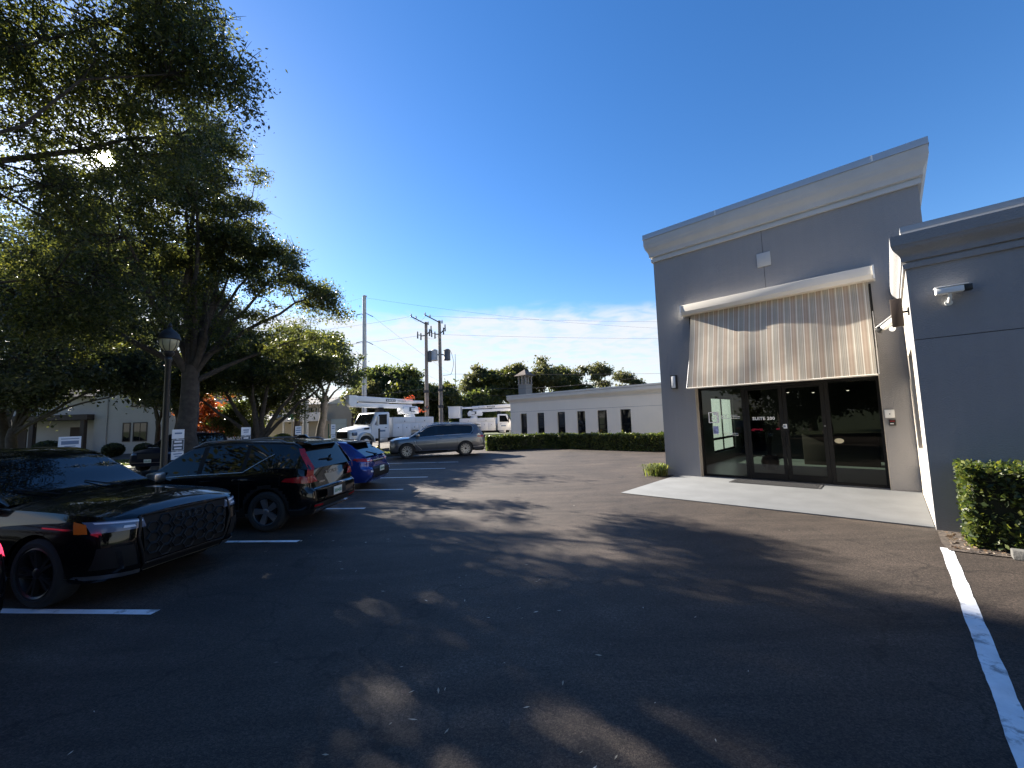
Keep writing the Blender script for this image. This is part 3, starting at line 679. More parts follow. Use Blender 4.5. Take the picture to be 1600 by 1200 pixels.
# --- the long white building beyond the hedge
def white_office():
    O = (-26.4, 27.94, 0)
    T = thing('white_office', 'long low cream office with six dark windows behind the hedge', 'building', AB(O[0], O[1]), BA)
    def B(mb, name, m, parent=T, **k): return shifted(mb, O).build(name, m, parent, **k)
    wins = [(-25.15, -24.37), (-23.14, -22.34), (-20.91, -20.1), (-18.91, -18.11), (-16.98, -16.13), (-14.99, -14.13)]
    w = MB(); xs = [-26.4]
    for a0, a1 in wins: xs += [a0, a1]
    xs.append(-4.0)
    for i in range(0, len(xs), 2): w.box(xs[i], xs[i+1], 27.94, 28.2, 0, 4.05)
    for a0, a1 in wins: w.box(a0, a1, 27.94, 28.2, 0, .45); w.box(a0, a1, 27.94, 28.2, 2.43, 4.05)
    w.box(-26.4, -26.14, 28.2, 40, 0, 4.05); w.box(-4.26, -4.0, 28.2, 40, 0, 4.05); w.box(-26.14, -4.26, 39.8, 40, 0, 4.05); w.box(-26.14, -4.26, 28.2, 39.8, 3.7, 3.8)
    B(w, 'wall', 'stucco_white', fix=False)
    B(MB().box(-26.4, -4, 27.936, 27.9395, 2.60, 2.615), 'control_joint', 'joint')
    for a0, a1 in wins:
        fr = MB(); fr.box(a0, a0+.05, 28.06, 28.12, .45, 2.43); fr.box(a1-.05, a1, 28.06, 28.12, .45, 2.43); fr.box(a0+.05, a1-.05, 28.06, 28.12, 2.37, 2.43); fr.box(a0+.05, a1-.05, 28.06, 28.12, 1.3, 1.34); fr.box(a0+.05, a1-.05, 28.06, 28.12, .45, .5)
        F = B(fr, 'window', 'bronze', fix=False)
        B(MB().box(a0+.05, a1-.05, 28.09, 28.10, .5, 2.37), 'pane', 'dark_window', F)
    prof = [(0, 3.42), (.04, 3.42), (.04, 3.52), (.08, 3.54)]
    for i in range(7):
        t = i/6; prof.append((.09+.14*(1-math.cos(t*PI))/2, 3.56+.24*t))
    prof += [(.24, 3.81), (.24, 4.02), (.0, 4.02)]
    path = [(-26.4, 40), (-26.4, 27.94), (-4.0, 27.94), (-4.0, 40)]
    def out(p): return p
    B(sweep(out(prof), path), 'cornice', 'trim_white', smooth=30)
    B(sweep(out([(-.3, 4.052), (.255, 4.052), (.255, 4.19), (-.3, 4.19)]), path), 'parapet_cap', 'trim_white', smooth=30)
white_office()

# --- houses behind the trees on the left
def house_left():
    T = thing('house', 'pale two storey gabled house in shade of the oaks at left', 'house', (-32.6, 35, 0), math.radians(4))
    def win(parent, x0, x1, z0, z1, y=0.0):
        f = MB(); f.box(x0, x0+.07, y-.05, y-.002, z0, z1); f.box(x1-.07, x1, y-.05, y-.002, z0, z1); f.box(x0+.07, x1-.07, y-.05, y-.002, z1-.08, z1); f.box(x0+.07, x1-.07, y-.05, y-.002, z0, z0+.08)
        F = f.build('window', 'wood_dark', parent, fix=False)
        MB().box(x0+.07, x1-.07, y-.03, y-.006, z0+.08, z1-.08).build('pane', 'dark_window', F)
        m = (x0+x1)/2
        if x1-x0 > .8: MB().box(m-.02, m+.02, y-.045, y-.031, z0+.08, z1-.08).build('muntin', 'wood_dark', F)
    w = MB().prism([(-3.4, -.1), (3.6, -.1), (3.6, 5.6), (.1, 8.2), (-3.4, 5.6)], 'y', 0, 9)
    w.box(-18, -3.4, 1.6, 9, -.1, 5.2)
    w.build('wall', 'house_wall', T, fix=False)
    r = MB()
    for s in (-1, 1):
        r.add([(.1, -.5, 8.45), (.1+s*4.0, -.5, 5.47), (.1+s*4.0, 9.4, 5.47), (.1, 9.4, 8.45), (.1, -.5, 8.27), (.1+s*4.0, -.5, 5.29), (.1+s*4.0, 9.4, 5.29), (.1, 9.4, 8.27)],
              [(0, 1, 2, 3), (7, 6, 5, 4), (0, 4, 5, 1), (1, 5, 6, 2), (2, 6, 7, 3), (3, 7, 4, 0)])
    r.build('roof', 'roof_shingle', T)
    MB().prism([(.8, 5.1), (9.4, 5.1), (5, 7.6)], 'x', -18.4, -3.55).build('roof', 'roof_shingle', T)
    win(T, -.2, .95, 1.0, 2.65); win(T, -1.05, -.42, 1.0, 2.65); win(T, -.4, .9, 4.0, 5.2)
    win(T, -17, -15.6, 1.0, 2.3, 1.6)
    MB().box(-16.5, -3.45, -.6, 1.59, 3.0, 3.45).build('porch_beam', 'wood_dark', T)
    for x in (-16.2, -12.0, -7.9, -3.9):
        MB().box(x-.16, x+.16, -.5, -.2, -.1, 3.0).build('porch_post', 'wood_dark', T)
    for x in (-10.9, -6.2):
        D = MB().box(x-.55, x+.55, 1.54, 1.598, 0, 2.4).build('door', 'wood_dark', T)
    MB().tube([(-2.35, -.06, 0), (-2.35, -.06, 5.4)], .05, 8).build('drain_pipe', 'house_wall', T, smooth=40)
house_left()
def house_tan():
    T = thing('apartment_house', 'tan two storey building with metal roof and balcony behind the oaks', 'house', (-29.0, 58, 0), math.radians(3))
    w = MB().box(-6, 5.8, 0, 9, -.1, 5.0); w.build('wall', 'house_tan', T)
    # standing seam roof, each seam real
    MB().prism([(-.9, 4.95), (9.9, 4.95), (4.5, 6.2)], 'x', -6.5, 2.6).build('roof', 'roof_metal', T)
    s = MB()
    for i in range(22):
        x = -6.4+i*.42; s.add([(x, -.9, 4.98), (x+.06, -.9, 4.98), (x+.06, 4.5, 6.24), (x, 4.5, 6.24), (x, -.9, 5.06), (x+.06, -.9, 5.06), (x+.06, 4.5, 6.32), (x, 4.5, 6.32)], [(0, 3, 2, 1), (4, 5, 6, 7), (0, 1, 5, 4), (1, 2, 6, 5), (2, 3, 7, 6), (3, 0, 4, 7)])
    stuff(s.build('roof_seams', 'roof_metal', T, fix=False))
    MB().box(-3.2, 2.4, -1.5, -.001, 2.55, 2.75).build('balcony_floor', 'trim_white', T)
    b = MB().box(-3.2, 2.4, -1.5, -1.42, 2.76, 3.75); b.build('balcony_rail', 'trim_white', T)
    for x in (-3.1, -.4, 2.3): MB().box(x-.09, x+.09, -1.41, -1.23, -.1, 4.93).build('balcony_post', 'trim_white', T)
    for x in (-2.2, .3, 1.6):
        F = MB().box(x-.5, x+.5, -.05, -.002, 3.0, 4.5).build('window', 'bronze', T); MB().box(x-.43, x+.43, -.07, -.0505, 3.07, 4.43).build('pane', 'dark_window', F)
    F = MB().box(2.9, 5.1, -.06, -.002, -.1, 2.75).build('garage_door', 'garage', T)
    g = MB()
    for i in range(1, 4): g.box(2.95, 5.05, -.066, -.0605, i*.68-.01, i*.68+.01)
    g.build('panel_joint', 'joint', F, fix=False)
    MB().prism([(-4.5, 2.7), (-.3, 3.5), (-.3, 3.62), (-4.5, 2.82)], 'x', -10.5, -3.4).build('carport_roof', 'roof_grey', T)
    for x in (-10.2, -7, -3.8): MB().box(x-.07, x+.07, -4.2, -4.06, -.1, 2.74).build('carport_post', 'trim_white', T)
M['roof_grey'] = mat('roof_grey', (.22, .22, .22), .8, var=.1, scale=1)
house_tan()
def cupola():
    T = thing('bell_tower', 'pale square lookout tower with dark pyramid roof above treetops', 'tower', (1.95, 60, 0), BA)
    MB().box(-.72, .72, -.72, .72, -.1, 7.0).build('wall', 'tower_blue', T)
    MB().box(-.82, .82, -.82, .82, 7.001, 7.12).build('ledge', 'tower_trim', T)
    for sx in (-1, 0, 1):
        for sy in (-1, 0, 1):
            if sx or sy: MB().box(sx*.66-.09, sx*.66+.09, sy*.66-.09, sy*.66+.09, 7.121, 8.2).build('column', 'tower_trim', T)
    MB().box(-.35, .35, -.35, .35, 7.122, 8.19).build('lantern_core', 'dark_window', T)
    MB().box(-.85, .85, -.85, .85, 8.201, 8.35).build('frieze', 'tower_trim', T)
    MB().add([(-1.15, -1.15, 8.352), (1.15, -1.15, 8.352), (1.15, 1.15, 8.352), (-1.15, 1.15, 8.352), (0, 0, 9.35)], [(0, 3, 2, 1), (0, 1, 4), (1, 2, 4), (2, 3, 4), (3, 0, 4)]).build('roof', 'roof_shingle', T)
M['tower_blue'] = mat('tower_blue', (.16, .17, .18), .8)
M['tower_trim'] = mat('tower_trim', (.20, .19, .18), .8)
cupola()

# ------------------------------------------------------------------ cars
def lerp_pts(pts, x):
    if x <= pts[0][0]: return pts[0][1]
    for (x0, y0), (x1, y1) in zip(pts, pts[1:]):
        if x <= x1:
            t = (x-x0)/(x1-x0); return y0+(y1-y0)*t
    return pts[-1][1]
def smooth_pts(pts, x):
    # monotone cubic through the control points
    n = len(pts)
    if x <= pts[0][0]: return pts[0][1]
    if x >= pts[-1][0]: return pts[-1][1]
    for i in range(n-1):
        x0, y0 = pts[i]; x1, y1 = pts[i+1]
        if x <= x1:
            h = x1-x0; d = (y1-y0)/h
            def slope(k):
                if k == 0 or k == n-1: 
                    a = 0 if k == 0 else n-2
                    return (pts[a+1][1]-pts[a][1])/(pts[a+1][0]-pts[a][0])
                d0 = (pts[k][1]-pts[k-1][1])/(pts[k][0]-pts[k-1][0]); d1 = (pts[k+1][1]-pts[k][1])/(pts[k+1][0]-pts[k][0])
                return 0 if d0*d1 <= 0 else 2*d0*d1/(d0+d1)
            m0, m1 = slope(i), slope(i+1); t = (x-x0)/h
            return (2*t**3-3*t**2+1)*y0+(t**3-2*t**2+t)*h*m0+(-2*t**3+3*t**2)*y1+(t**3-t**2)*h*m1
class Car:
    """x forward, y to the left, z up; origin on the ground midway between the axles"""
    def __init__(s, **k):
        s.__dict__.update(k)
        s.xf = s.wb/2+s.fo; s.xr = -s.wb/2-s.ro
    def halfw(s, x):
        w = s.W/2
        if x > s.xf-s.rf: w *= s.nose_w+(1-s.nose_w)*(max(0, 1-((x-(s.xf-s.rf))/s.rf)**2.4))**(1/2.0)
        if x < s.xr+s.rr: w *= s.tail_w+(1-s.tail_w)*(max(0, 1-(((s.xr+s.rr)-x)/s.rr)**2.4))**(1/2.0)
        return w
    def sec(s, x, z):
        """half width at height z for station x"""
        t = (z-s.zb)/(s.belt(x)-s.zb); t = max(0, min(1, t))
        return s.halfw(x)*smooth_pts(s.side_prof, t)
    def shear(s, x, z):
        d = 0
        if x > s.xf-.55: d -= smooth_pts(s.nose_prof, z)*((x-(s.xf-.55))/.55)**1.5
        if x < s.xr+.5: d += smooth_pts(s.tail_prof, z)*(((s.xr+.5)-x)/.5)**1.5
        return d
    def sidept(s, x, z, side=1, off=0.0):
        return Vector((x+s.shear(x, z), side*(s.sec(x, z)+off), z))
    def frontpt(s, y, z, off=0.0, rear=False):
        lo, hi = (0, s.xf) if not rear else (s.xr, 0)
        ay = abs(y)
        for _ in range(36):
            m = (lo+hi)/2; inside = s.sec(m, z) >= ay
            if rear:
                if inside: hi = m
                else: lo = m
            else:
                if inside: lo = m
                else: hi = m
        x = lo if not rear else hi
        return Vector((x+s.shear(x, z)+(off if not rear else -off), y, z))
    def stations(s):
        xs = set(np.linspace(s.xr+s.rr, s.xf-s.rf, 40).round(4))
        for i in range(15):
            t = 1-(1-i/14)**2.2
            xs.add(round(s.xf-s.rf+s.rf*t, 4)); xs.add(round(s.xr+s.rr-s.rr*t, 4))
        R = s.rw+s.arch
        for c in (-s.wb/2, s.wb/2):
            for k in range(25): xs.add(round(c+R*math.cos(PI*k/24), 4))
        return sorted(xs)
    def archz(s, x):
        R = s.rw+s.arch; z = s.zb
        for c in (-s.wb/2, s.wb/2):
            if abs(x-c) < R: z = max(z, s.rw+math.sqrt(R*R-(x-c)**2))
        return z
    def body(s, T):
        xs = s.stations(); rows = 15; nr = rows+1
        paint, clad = MB(), MB()
        V = []; 
        for x in xs:
            bz = s.belt(x); tz = s.top(x); az = s.archz(x)
            ring = []
            for j in range(nr):
                t = j/rows; z0 = s.zb+(bz-s.zb)*t; z = min(max(z0, az), bz-.001 if j < rows else bz)
                p = s.sidept(x, z, -1); ring.append(p)
            yw = ring[-1].y
            for k in range(1, 7):
                u = k/6; c = u
                y = yw*(1-c); h = bz+(tz-bz)*(1-(1-c)**2.6)
                ring.append(Vector((x+s.shear(x, bz), y, h)))
            left = [Vector((p.x, -p.y, p.z)) for p in ring[:-1]][::-1]
            V.append(ring+left)
        n = len(V[0]); vs = [p for r in V for p in r]; fp, fc = [], []
        for i in range(len(xs)-1):
            for j in range(n-1):
                f = (i*n+j, (i+1)*n+j, (i+1)*n+j+1, i*n+j+1)
                jj = j if j < n//2 else n-2-j
                zc = sum(vs[q][2] for q in f)/4; xc = (xs[i]+xs[i+1])/2
                cl = s.clad_z > 0 and jj < rows and (zc < s.clad_z or any(abs(math.hypot(xc-c, zc-s.rw)-(s.rw+s.arch)) < s.flare for c in (-s.wb/2, s.wb/2)))
                (fc if cl else fp).append(f)
        fp.append(tuple(range(n))); fp.append(tuple((len(xs)-1)*n+j for j in range(n))[::-1])
        paint.add(vs, fp); paint.build('body', s.paint, T, smooth=38)
        if fc: clad.add(vs, fc); o = clad.build('lower_cladding', 'dark_trim', T, smooth=38)
        # inner wheel wells and floor
        u = MB(); R = s.rw+s.arch+.02
        u.box(s.xr+.25, s.xf-.25, -s.W/2+.22, s.W/2-.22, s.zb+.02, s.zb+.10)
        for c in (-s.wb/2, s.wb/2):
            for sd in (-1, 1):
                pts = [(c+R*math.cos(PI*k/12), s.rw+R*math.sin(PI*k/12)) for k in range(13)]
                y0, y1 = sd*(s.W/2-.30), sd*(s.W/2-.05)
                m = len(pts); u.add([(px, y0, pz) for px, pz in pts]+[(px, y1, pz) for px, pz in pts],
                      [(k, k+1, m+k+1, m+k) for k in range(m-1)]+[tuple(range(m))])
        u.build('underbody', 'dark_trim', T, fix=False)
    def ghz(s, x): return smooth_pts(s.roof, x)
    def ghrows(s, x):
        b = s.belt(x)-.012; zr = max(s.ghz(x), b+.004); H = max(s.zroof-b, .1); h = zr-b
        wb = s.sec(x, s.belt(x)-.02)*s.gh_in
        wr = s.W/2*s.roof_w
        tum = (s.W/2*s.gh_in-wr)/H
        ch = min(.085, .4*h); crown = .035*min(1, h/.4)
        pts = []
        for j in range(6):
            z = b+(h-ch)*j/5; pts.append((wb-tum*(z-b)-.02*((z-b)/H)**2, z))
        y0, z0 = pts[-1]
        for j in range(1, 4):
            a = PI/2*j/3*.92; pts.append((y0-.11*(1-math.cos(a))*min(1, h/.25), z0+(ch-crown*.45)*math.sin(a)))
        y1, z1 = pts[-1]
        for j in range(1, 6):
            u = j/5; pts.append((y1*(1-u), z1+(zr-z1)*(1-(1-u)**2)))
        return pts
    def ghpt(s, x, f, side=-1, off=0.0):
        """side glass point: f 0 belt .. 1 top of side"""
        p = s.ghrows(x); t = f*5; i = min(4, int(t)); t -= i
        y = p[i][0]+(p[i+1][0]-p[i][0])*t; z = p[i][1]+(p[i+1][1]-p[i][1])*t
        return Vector((x, side*(y+off), z))
    def greenhouse(s, T):
        X0, X1 = s.roof[0][0], s.roof[-1][0]
        xs = sorted(set(np.linspace(X0, X1, 60).round(4)) | set(np.array([p[0] for p in s.roof]).round(4)) | set(np.linspace(X0, s.xbl, 14).round(4)) | set(np.array([v for p in s.pillars for v in p]).round(4)))
        V = []
        for x in xs:
            p = s.ghrows(x); r = [Vector((x, -y, z)) for y, z in p]; V.append(r+[Vector((q.x, -q.y, q.z)) for q in r[:-1]][::-1])
        n = len(V[0]); half = n//2; vs = [q for r in V for q in r]
        F = {'roof': [], 'windscreen': [], 'rear_window': [], 'side_window': [], 'pillar': [], 'quarter': []}
        for i in range(len(xs)-1):
            xc = (xs[i]+xs[i+1])/2
            for j in range(n-1):
                jj = j if j < half else n-2-j
                f = (i*n+j, (i+1)*n+j, (i+1)*n+j+1, i*n+j+1)
                if jj < 5:
                    if xc < s.xq+(s.q_slant*(jj/5)): k = 'quarter'
                    elif any(a < xc < b for a, b in s.pillars) or jj == 0 and False: k = 'pillar'
                    else: k = 'side_window'
                elif jj < 8: k = 'roof'
                else:
                    if xc > s.xws: k = 'windscreen'
                    elif xc < s.xbl: k = 'rear_window' if jj > 8 or True else 'roof'
                    else: k = 'roof'
                F[k].append(f)
        F['roof'] += F['quarter'] if s.quarter_paint else []
        if not s.quarter_paint: F['side_window'] += F['quarter']
        for k in ('roof', 'windscreen', 'rear_window', 'pillar'):
            if F[k]:
                mb = MB(); mb.add(vs, F[k]); mb.build(k, {'roof': s.paint, 'pillar': s.pillar_mat}.get(k, s.glass), T, smooth=40)
        # every side window is a pane of its own
        bounds = sorted([s.xq]+[v for p in s.pillars for v in p]+[X1])
        for side in (0, 1):
            for a, b in zip(bounds, bounds[1:]):
                fs = [f for f in F['side_window'] if a-.2*(a == bounds[0]) <= sum(vs[q][0] for q in f)/4 <= b and (vs[f[0]][1]+vs[f[2]][1] < 0) == (side == 0)]
                if fs: mb = MB(); mb.add(vs, fs); mb.build('side_window', s.glass, T, smooth=40)
    def patch(s, name, m, fn, nu=8, nv=4, parent=None, thick=0):
        return MB().grid(fn, nu, nv).build(name, m, parent, smooth=50, fix=False)
    def quad(s, c4):
        """bilinear map of four 2D corners"""
        def q(u, v):
            a = [c4[0][i]*(1-u)+c4[1][i]*u for i in (0, 1)]; b = [c4[3][i]*(1-u)+c4[2][i]*u for i in (0, 1)]
            return a[0]*(1-v)+b[0]*v, a[1]*(1-v)+b[1]*v
        return q
    def face_patch(s, name, m, c4, T, rear=False, off=.006, nu=8, nv=4):
        q = s.quad(c4); return s.patch(name, m, lambda u, v: s.frontpt(*q(u, v), off=off, rear=rear), nu, nv, T)
    def side_patch(s, name, m, c4, T, side, off=.005, nu=8, nv=3):
        q = s.quad(c4); return s.patch(name, m, lambda u, v: s.sidept(*q(u, v), side=side, off=off), nu, nv, T)
    def side_line(s, name, m, pts, T, side, r=.006):
        MB().tube([s.sidept(x, z, side, r*.3) for x, z in pts], r, 5).build(name, m, T, smooth=60)
    def wheel(s, x, side, T, style):
        R, w = s.rw, s.tw
        t = thing_part('wheel', T, (x, side*(s.W/2-.015-w/2), R)); t.rotation_euler = (0, 0, 0 if side > 0 else PI)
        rr = R*s.rim
        MB().lathe([(rr, -w/2+.02), (rr+.012, -w/2), (R-.045, -w/2), (R-.008, -w/2+.03), (R, -w/2+.06), (R, w/2-.06), (R-.008, w/2-.03), (R-.045, w/2), (rr+.012, w/2), (rr, w/2-.02), (rr-.02, 0), (rr, -w/2+.02)], 40, axis='y').build('tyre', 'tyre', t, smooth=35)
        rm = MB().lathe([(rr+.004, w/2-.012), (rr-.012, w/2-.006), (rr-.03, w/2-.02), (rr-.045, w/2-.08), (rr-.05, 0), (.001, -.01)], 40, axis='y')
        rm.lathe([(.16, .005), (.16, .03), (.001, .03)], 24, axis='y')
        rm.build('rim', style['rim'], t, smooth=35)
        n = style['n']
        yo = w/2-.02
        for k in range(n):
            for (da, fr0, fr1, wa, wb_) in style['spoke']:
                a = 2*PI*k/n+da[0]; b = 2*PI*k/n+da[1]
                p0 = Vector((math.cos(a)*rr*fr0, 0, math.sin(a)*rr*fr0)); p1 = Vector((math.cos(b)*rr*fr1, 0, math.sin(b)*rr*fr1))
                d = (p1-p0).normalized(); sd = Vector((-d.z, 0, d.x))
                sp = MB()
                P = [p0-sd*wa, p1-sd*wb_, p1+sd*wb_, p0+sd*wa]
                sp.add([(p.x, yo-.02, p.z) for p in P]+[(p.x*1.0, yo-.045, p.z) for p in P]+[(p.x*.98, yo+(-.005 if i in (0, 3) else .002), p.z*.98) for i, p in enumerate(P)],
                       [(8, 9, 10, 11), (0, 1, 9, 8), (1, 2, 10, 9), (2, 3, 11, 10), (3, 0, 8, 11), (4, 5, 1, 0), (5, 6, 2, 1), (6, 7, 3, 2), (7, 4, 0, 3)])
                sp.build('spoke', style['mat'], t, fix=True)
        MB().lathe([(rr*.2, yo-.03), (rr*.2, yo-.004), (rr*.16, yo+.004), (.001, yo+.004)], 20, axis='y').build('hub', style['hub'], t, smooth=40)
        return t
    def mirror(s, T, x, z, m, side, m2='dark_trim'):
        w = s.sec(x, min(z-.08, s.belt(x)-.02))
        mb = MB().box(-.075, .085, -.11, .11, -.075, .075)
        o = mb.build('door_mirror', m, T, bevel=.035); o.location = (x, side*(w+.12), z+.05); o.rotation_euler = (0, 0, side*.2)
        a = MB().tube([(x, side*(w-.06), z-.03), (x, side*(w+.06), z)], .025, 8).build('mirror_arm', m2, T, smooth=40)
        MB().box(-.002, .0, -.09, .09, -.055, .055).build('mirror_glass', 'chrome', o, loc=(-.077, 0, 0))
    def plate(s, T, z, y=0.0, rear=True, off=.02, text_=True):
        c = s.frontpt(y, z, off, rear); n = -1 if rear else 1
        P = MB().box(-.006, .006, -.155, .155, -.078, .078).build('number_plate', 'plate', T, loc=c, bevel=.004)
        mk = MB()
        for i in range(7):
            if i == 3: mk.lathe([(.001, 0), (.022, 0)], 8, (n*.0075, 0, .0), 'x'); continue
            x = -.115+i*.0385; mk.box(min(n*.006, n*.0075), max(n*.006, n*.0075), x-.012, x+.012, -.035, .035)
        mk.build('plate_print', 'plate_ink', P, fix=False)
    def all_wheels(s, T, style):
        for c in (-s.wb/2, s.wb/2):
            for sd in (1, -1): s.wheel(c, sd, T, style)
    def doorlines(s, T, xs, zlo, slant=0.0):
        for side in (1, -1):
            for x in xs:
                zt = s.belt(x)-.02
                s.side_line('door_gap', 'gap', [(x+slant*(1-i/8), zlo+(zt-zlo)*i/8) for i in range(9)], T, side, .004)
    def handles(s, T, xs, z, m):
        for side in (1, -1):
            for x in xs:
                p = s.sidept(x, z, side, .022)
                MB().box(-.11, .11, -.012, .012, -.014, .014).build('door_handle', m, T, loc=p, bevel=.008)
M['gap'] = mat('gap', (.002, .002, .002), .9)
def thing_part(name, parent, loc):
    o = bpy.data.objects.new(name, None); o.empty_display_size = .1; C.objects.link(o); o.parent = parent; o.location = loc; return o

SIDE_SUV = [(0, .93), (.10, .965), (.30, .995), (.52, 1.0), (.72, .985), (.86, .965), (1, .925)]
FIVE = dict(n=5, spoke=[((0, 0), .18, .97, .038, .058)], mat='rim_grey', rim='rim_dark', hub='rim_grey')
TWIN = dict(n=5, spoke=[((-.10, -.16), .2, .97, .016, .014), ((.10, .16), .2, .97, .016, .014)], mat='rim_dark', rim='rim_dark', hub='rim_dark')
MULTI = dict(n=11, spoke=[((0, -.12), .2, .96, .011, .012), ((0, .13), .2, .96, .009, .010)], mat='satin', rim='rim_dark', hub='rim_dark')

def suv_black_front():
    """near left, nose towards the aisle"""
    c = Car(W=1.89, wb=2.82, fo=.88, ro=.98, rw=.365, tw=.25, rim=.73, arch=.045, zb=.26, rf=.62, rr=.6, nose_w=.60, tail_w=.7, zroof=1.66,
            side_prof=SIDE_SUV, nose_prof=[(.2, .12), (.38, .02), (.55, .0), (.80, .015), (.95, .07), (1.05, .16)], tail_prof=[(.2, .1), (.5, 0), (.8, .04), (1.1, .12)],
            clad_z=0, flare=0, paint='paint_black', glass='glass_dark', pillar_mat='dark_trim', gh_in=.955, roof_w=.70,
            roof=[(-2.30, 1.02), (-2.05, 1.28), (-1.70, 1.56), (-1.4, 1.625), (-.9, 1.655), (-.5, 1.65), (-.18, 1.60), (.22, 1.38), (.62, 1.13), (.80, 1.05)],
            xws=-.14, xbl=-1.72, xq=-1.65, q_slant=.12, quarter_paint=True, pillars=[(-1.28, -1.2), (-.42, -.32)])
    bp = [(-2.4, .98), (-1.5, 1.06), (0, 1.04), (1.0, 1.01), (1.3, 1.0), (1.8, .97), (2.15, .925), (2.29, .89)]
    tp = [(-2.4, .99), (-1.5, 1.07), (0, 1.05), (.5, 1.05), (.85, 1.085), (1.8, 1.055), (2.15, .99), (2.29, .92)]
    c.belt = lambda x: smooth_pts(bp, x); c.top = lambda x: smooth_pts(tp, x)
    rot = math.atan2(-.0790, .9969)-math.radians(6.0)
    d = Vector((math.cos(rot), math.sin(rot), 0)); lft = Vector((-d.y, d.x, 0))
    fax = Vector((-5.32, 4.58, 0))+lft*.94
    T = thing('parked_car', 'glossy black SUV parked nose out nearest at left, honeycomb grille', 'car', fax-d*c.wb/2, rot)
    T.scale = (1.03, 1.03, 1.03)
    c.body(T); c.greenhouse(T); c.all_wheels(T, TWIN)
    for sd in (1, -1):
        # headlight: clear housing, bright bar, amber corner
        c.face_patch('headlight', 'lamp_clear', [(sd*.50, .77), (sd*.865, .775), (sd*.875, .895), (sd*.52, .87)], T, off=.008, nu=12)
        c.side_patch('turn_signal', 'amber', [(1.90, .78), (2.03, .775), (2.0, .87), (1.86, .905)], T, sd, off=.006)
        c.face_patch('light_bar', 'lamp_bar', [(sd*.53, .838), (sd*.84, .868), (sd*.845, .884), (sd*.53, .856)], T, off=.013, nu=10, nv=1)
        c.face_patch('light_bar', 'lamp_bar', [(sd*.60, .795), (sd*.70, .80), (sd*.69, .825), (sd*.61, .818)], T, off=.013, nu=4, nv=1)
        c.face_patch('side_intake', 'dark_trim', [(sd*.56, .38), (sd*.87, .40), (sd*.85, .62), (sd*.62, .61)], T, off=.005, nu=8)
        c.face_patch('intake_blade', 'gloss_black', [(sd*.68, .37), (sd*.72, .375), (sd*.76, .57), (sd*.72, .565)], T, off=.016, nu=2)
        c.face_patch('front_splitter', 'lamp_blue', [(sd*.50, .265), (sd*.90, .30), (sd*.90, .345), (sd*.52, .315)], T, off=.012, nu=10, nv=2)
        c.mirror(T, .46, 1.05, 'paint_black' if sd < 0 else 'satin', sd)
    # grille with hexagon mesh
    c.face_patch('grille', 'dark_trim', [(-.50, .38), (.50, .38), (.54, .885), (-.54, .885)], T, off=.004, nu=16, nv=8)
    g = MB()
    def hexring(y, z, r):
        P = [(y+r*math.cos(PI/3*k)*1.15, z+r*math.sin(PI/3*k)) for k in range(6)]
        g.tube([c.frontpt(a, b, .012) for a, b in P+[P[0]]], .0085, 5, cap=False)
    for i in range(-3, 4):
        for j in range(4):
            y = i*.142; z = .45+j*.118+(.059 if i % 2 else 0)
            if z < .86: hexring(y, z, .060)
    stuff(g.build('grille_mesh', 'grille_black', T, fix=False))
    fr = [(-.55, .895), (.55, .895), (.58, .66), (.50, .36), (-.50, .36), (-.58, .66), (-.55, .895)]
    path = []
    for (p, q) in zip(fr, fr[1:]): path += [c.frontpt(p[0]+(q[0]-p[0])*k/8, p[1]+(q[1]-p[1])*k/8, .012) for k in range(8)]
    MB().tube(path+[path[0]], .014, 6, cap=False).build('grille_frame', 'grille_black', T, smooth=60)
    for k in range(4):
        y = (k-1.5)*.082
        ring = MB().tube([c.frontpt(y+.052*math.cos(2*PI*i/16), .80+.052*math.sin(2*PI*i/16), .022) for i in range(17)], .006, 5, cap=False)
        ring.build('badge_ring', 'rim_dark', T, smooth=60)
    c.face_patch('lower_lip', 'gold_lip', [(-.48, .275), (.48, .275), (.48, .287), (-.48, .287)], T, off=.014, nu=12, nv=1)
    c.face_patch('lower_grille', 'dark_trim', [(-.5, .285), (.5, .285), (.5, .345), (-.5, .345)], T, off=.005, nu=12, nv=2)
    for sd in (1, -1):
        c.side_line('roof_rail', 'rim_dark', [], T, sd) if False else None
        MB().tube([c.ghpt(x, 0.02, sd, .006) for x in np.linspace(-1.6, .75, 20)], .007, 5).build('window_trim', 'gloss_black', T, smooth=60)
    c.doorlines(T, [.80, -.25, -1.15], .36); c.handles(T, [-.45, -1.30], .88, 'paint_black')
    # bonnet creases
    for sd in (1, -1):
        MB().tube([(x, sd*(.60-.10*(x-1.3)), c.top(x)-.052-(.06*(x-1.2)**2)*.0+.03*0) for x in np.linspace(1.35, 2.05, 8)], .004, 4)
    for sd in (-.35, .35):
        MB().tube([(.76, sd, 1.095), (.52, sd-.3, 1.20)], .008, 5).build('wiper', 'dark_trim', T)
M['grille_black'] = mat('grille_black', (.008, .008, .009), .4, spec=.3)
M['gloss_black'] = mat('gloss_black', (.006, .006, .007), .2, coat=.6)
M['lamp_blue'] = mat('lip_silver', (.13, .14, .16), .35, metal=.6)
M['gold_lip'] = mat('gold_lip', (.30, .27, .2), .3, metal=.8)
suv_black_front()

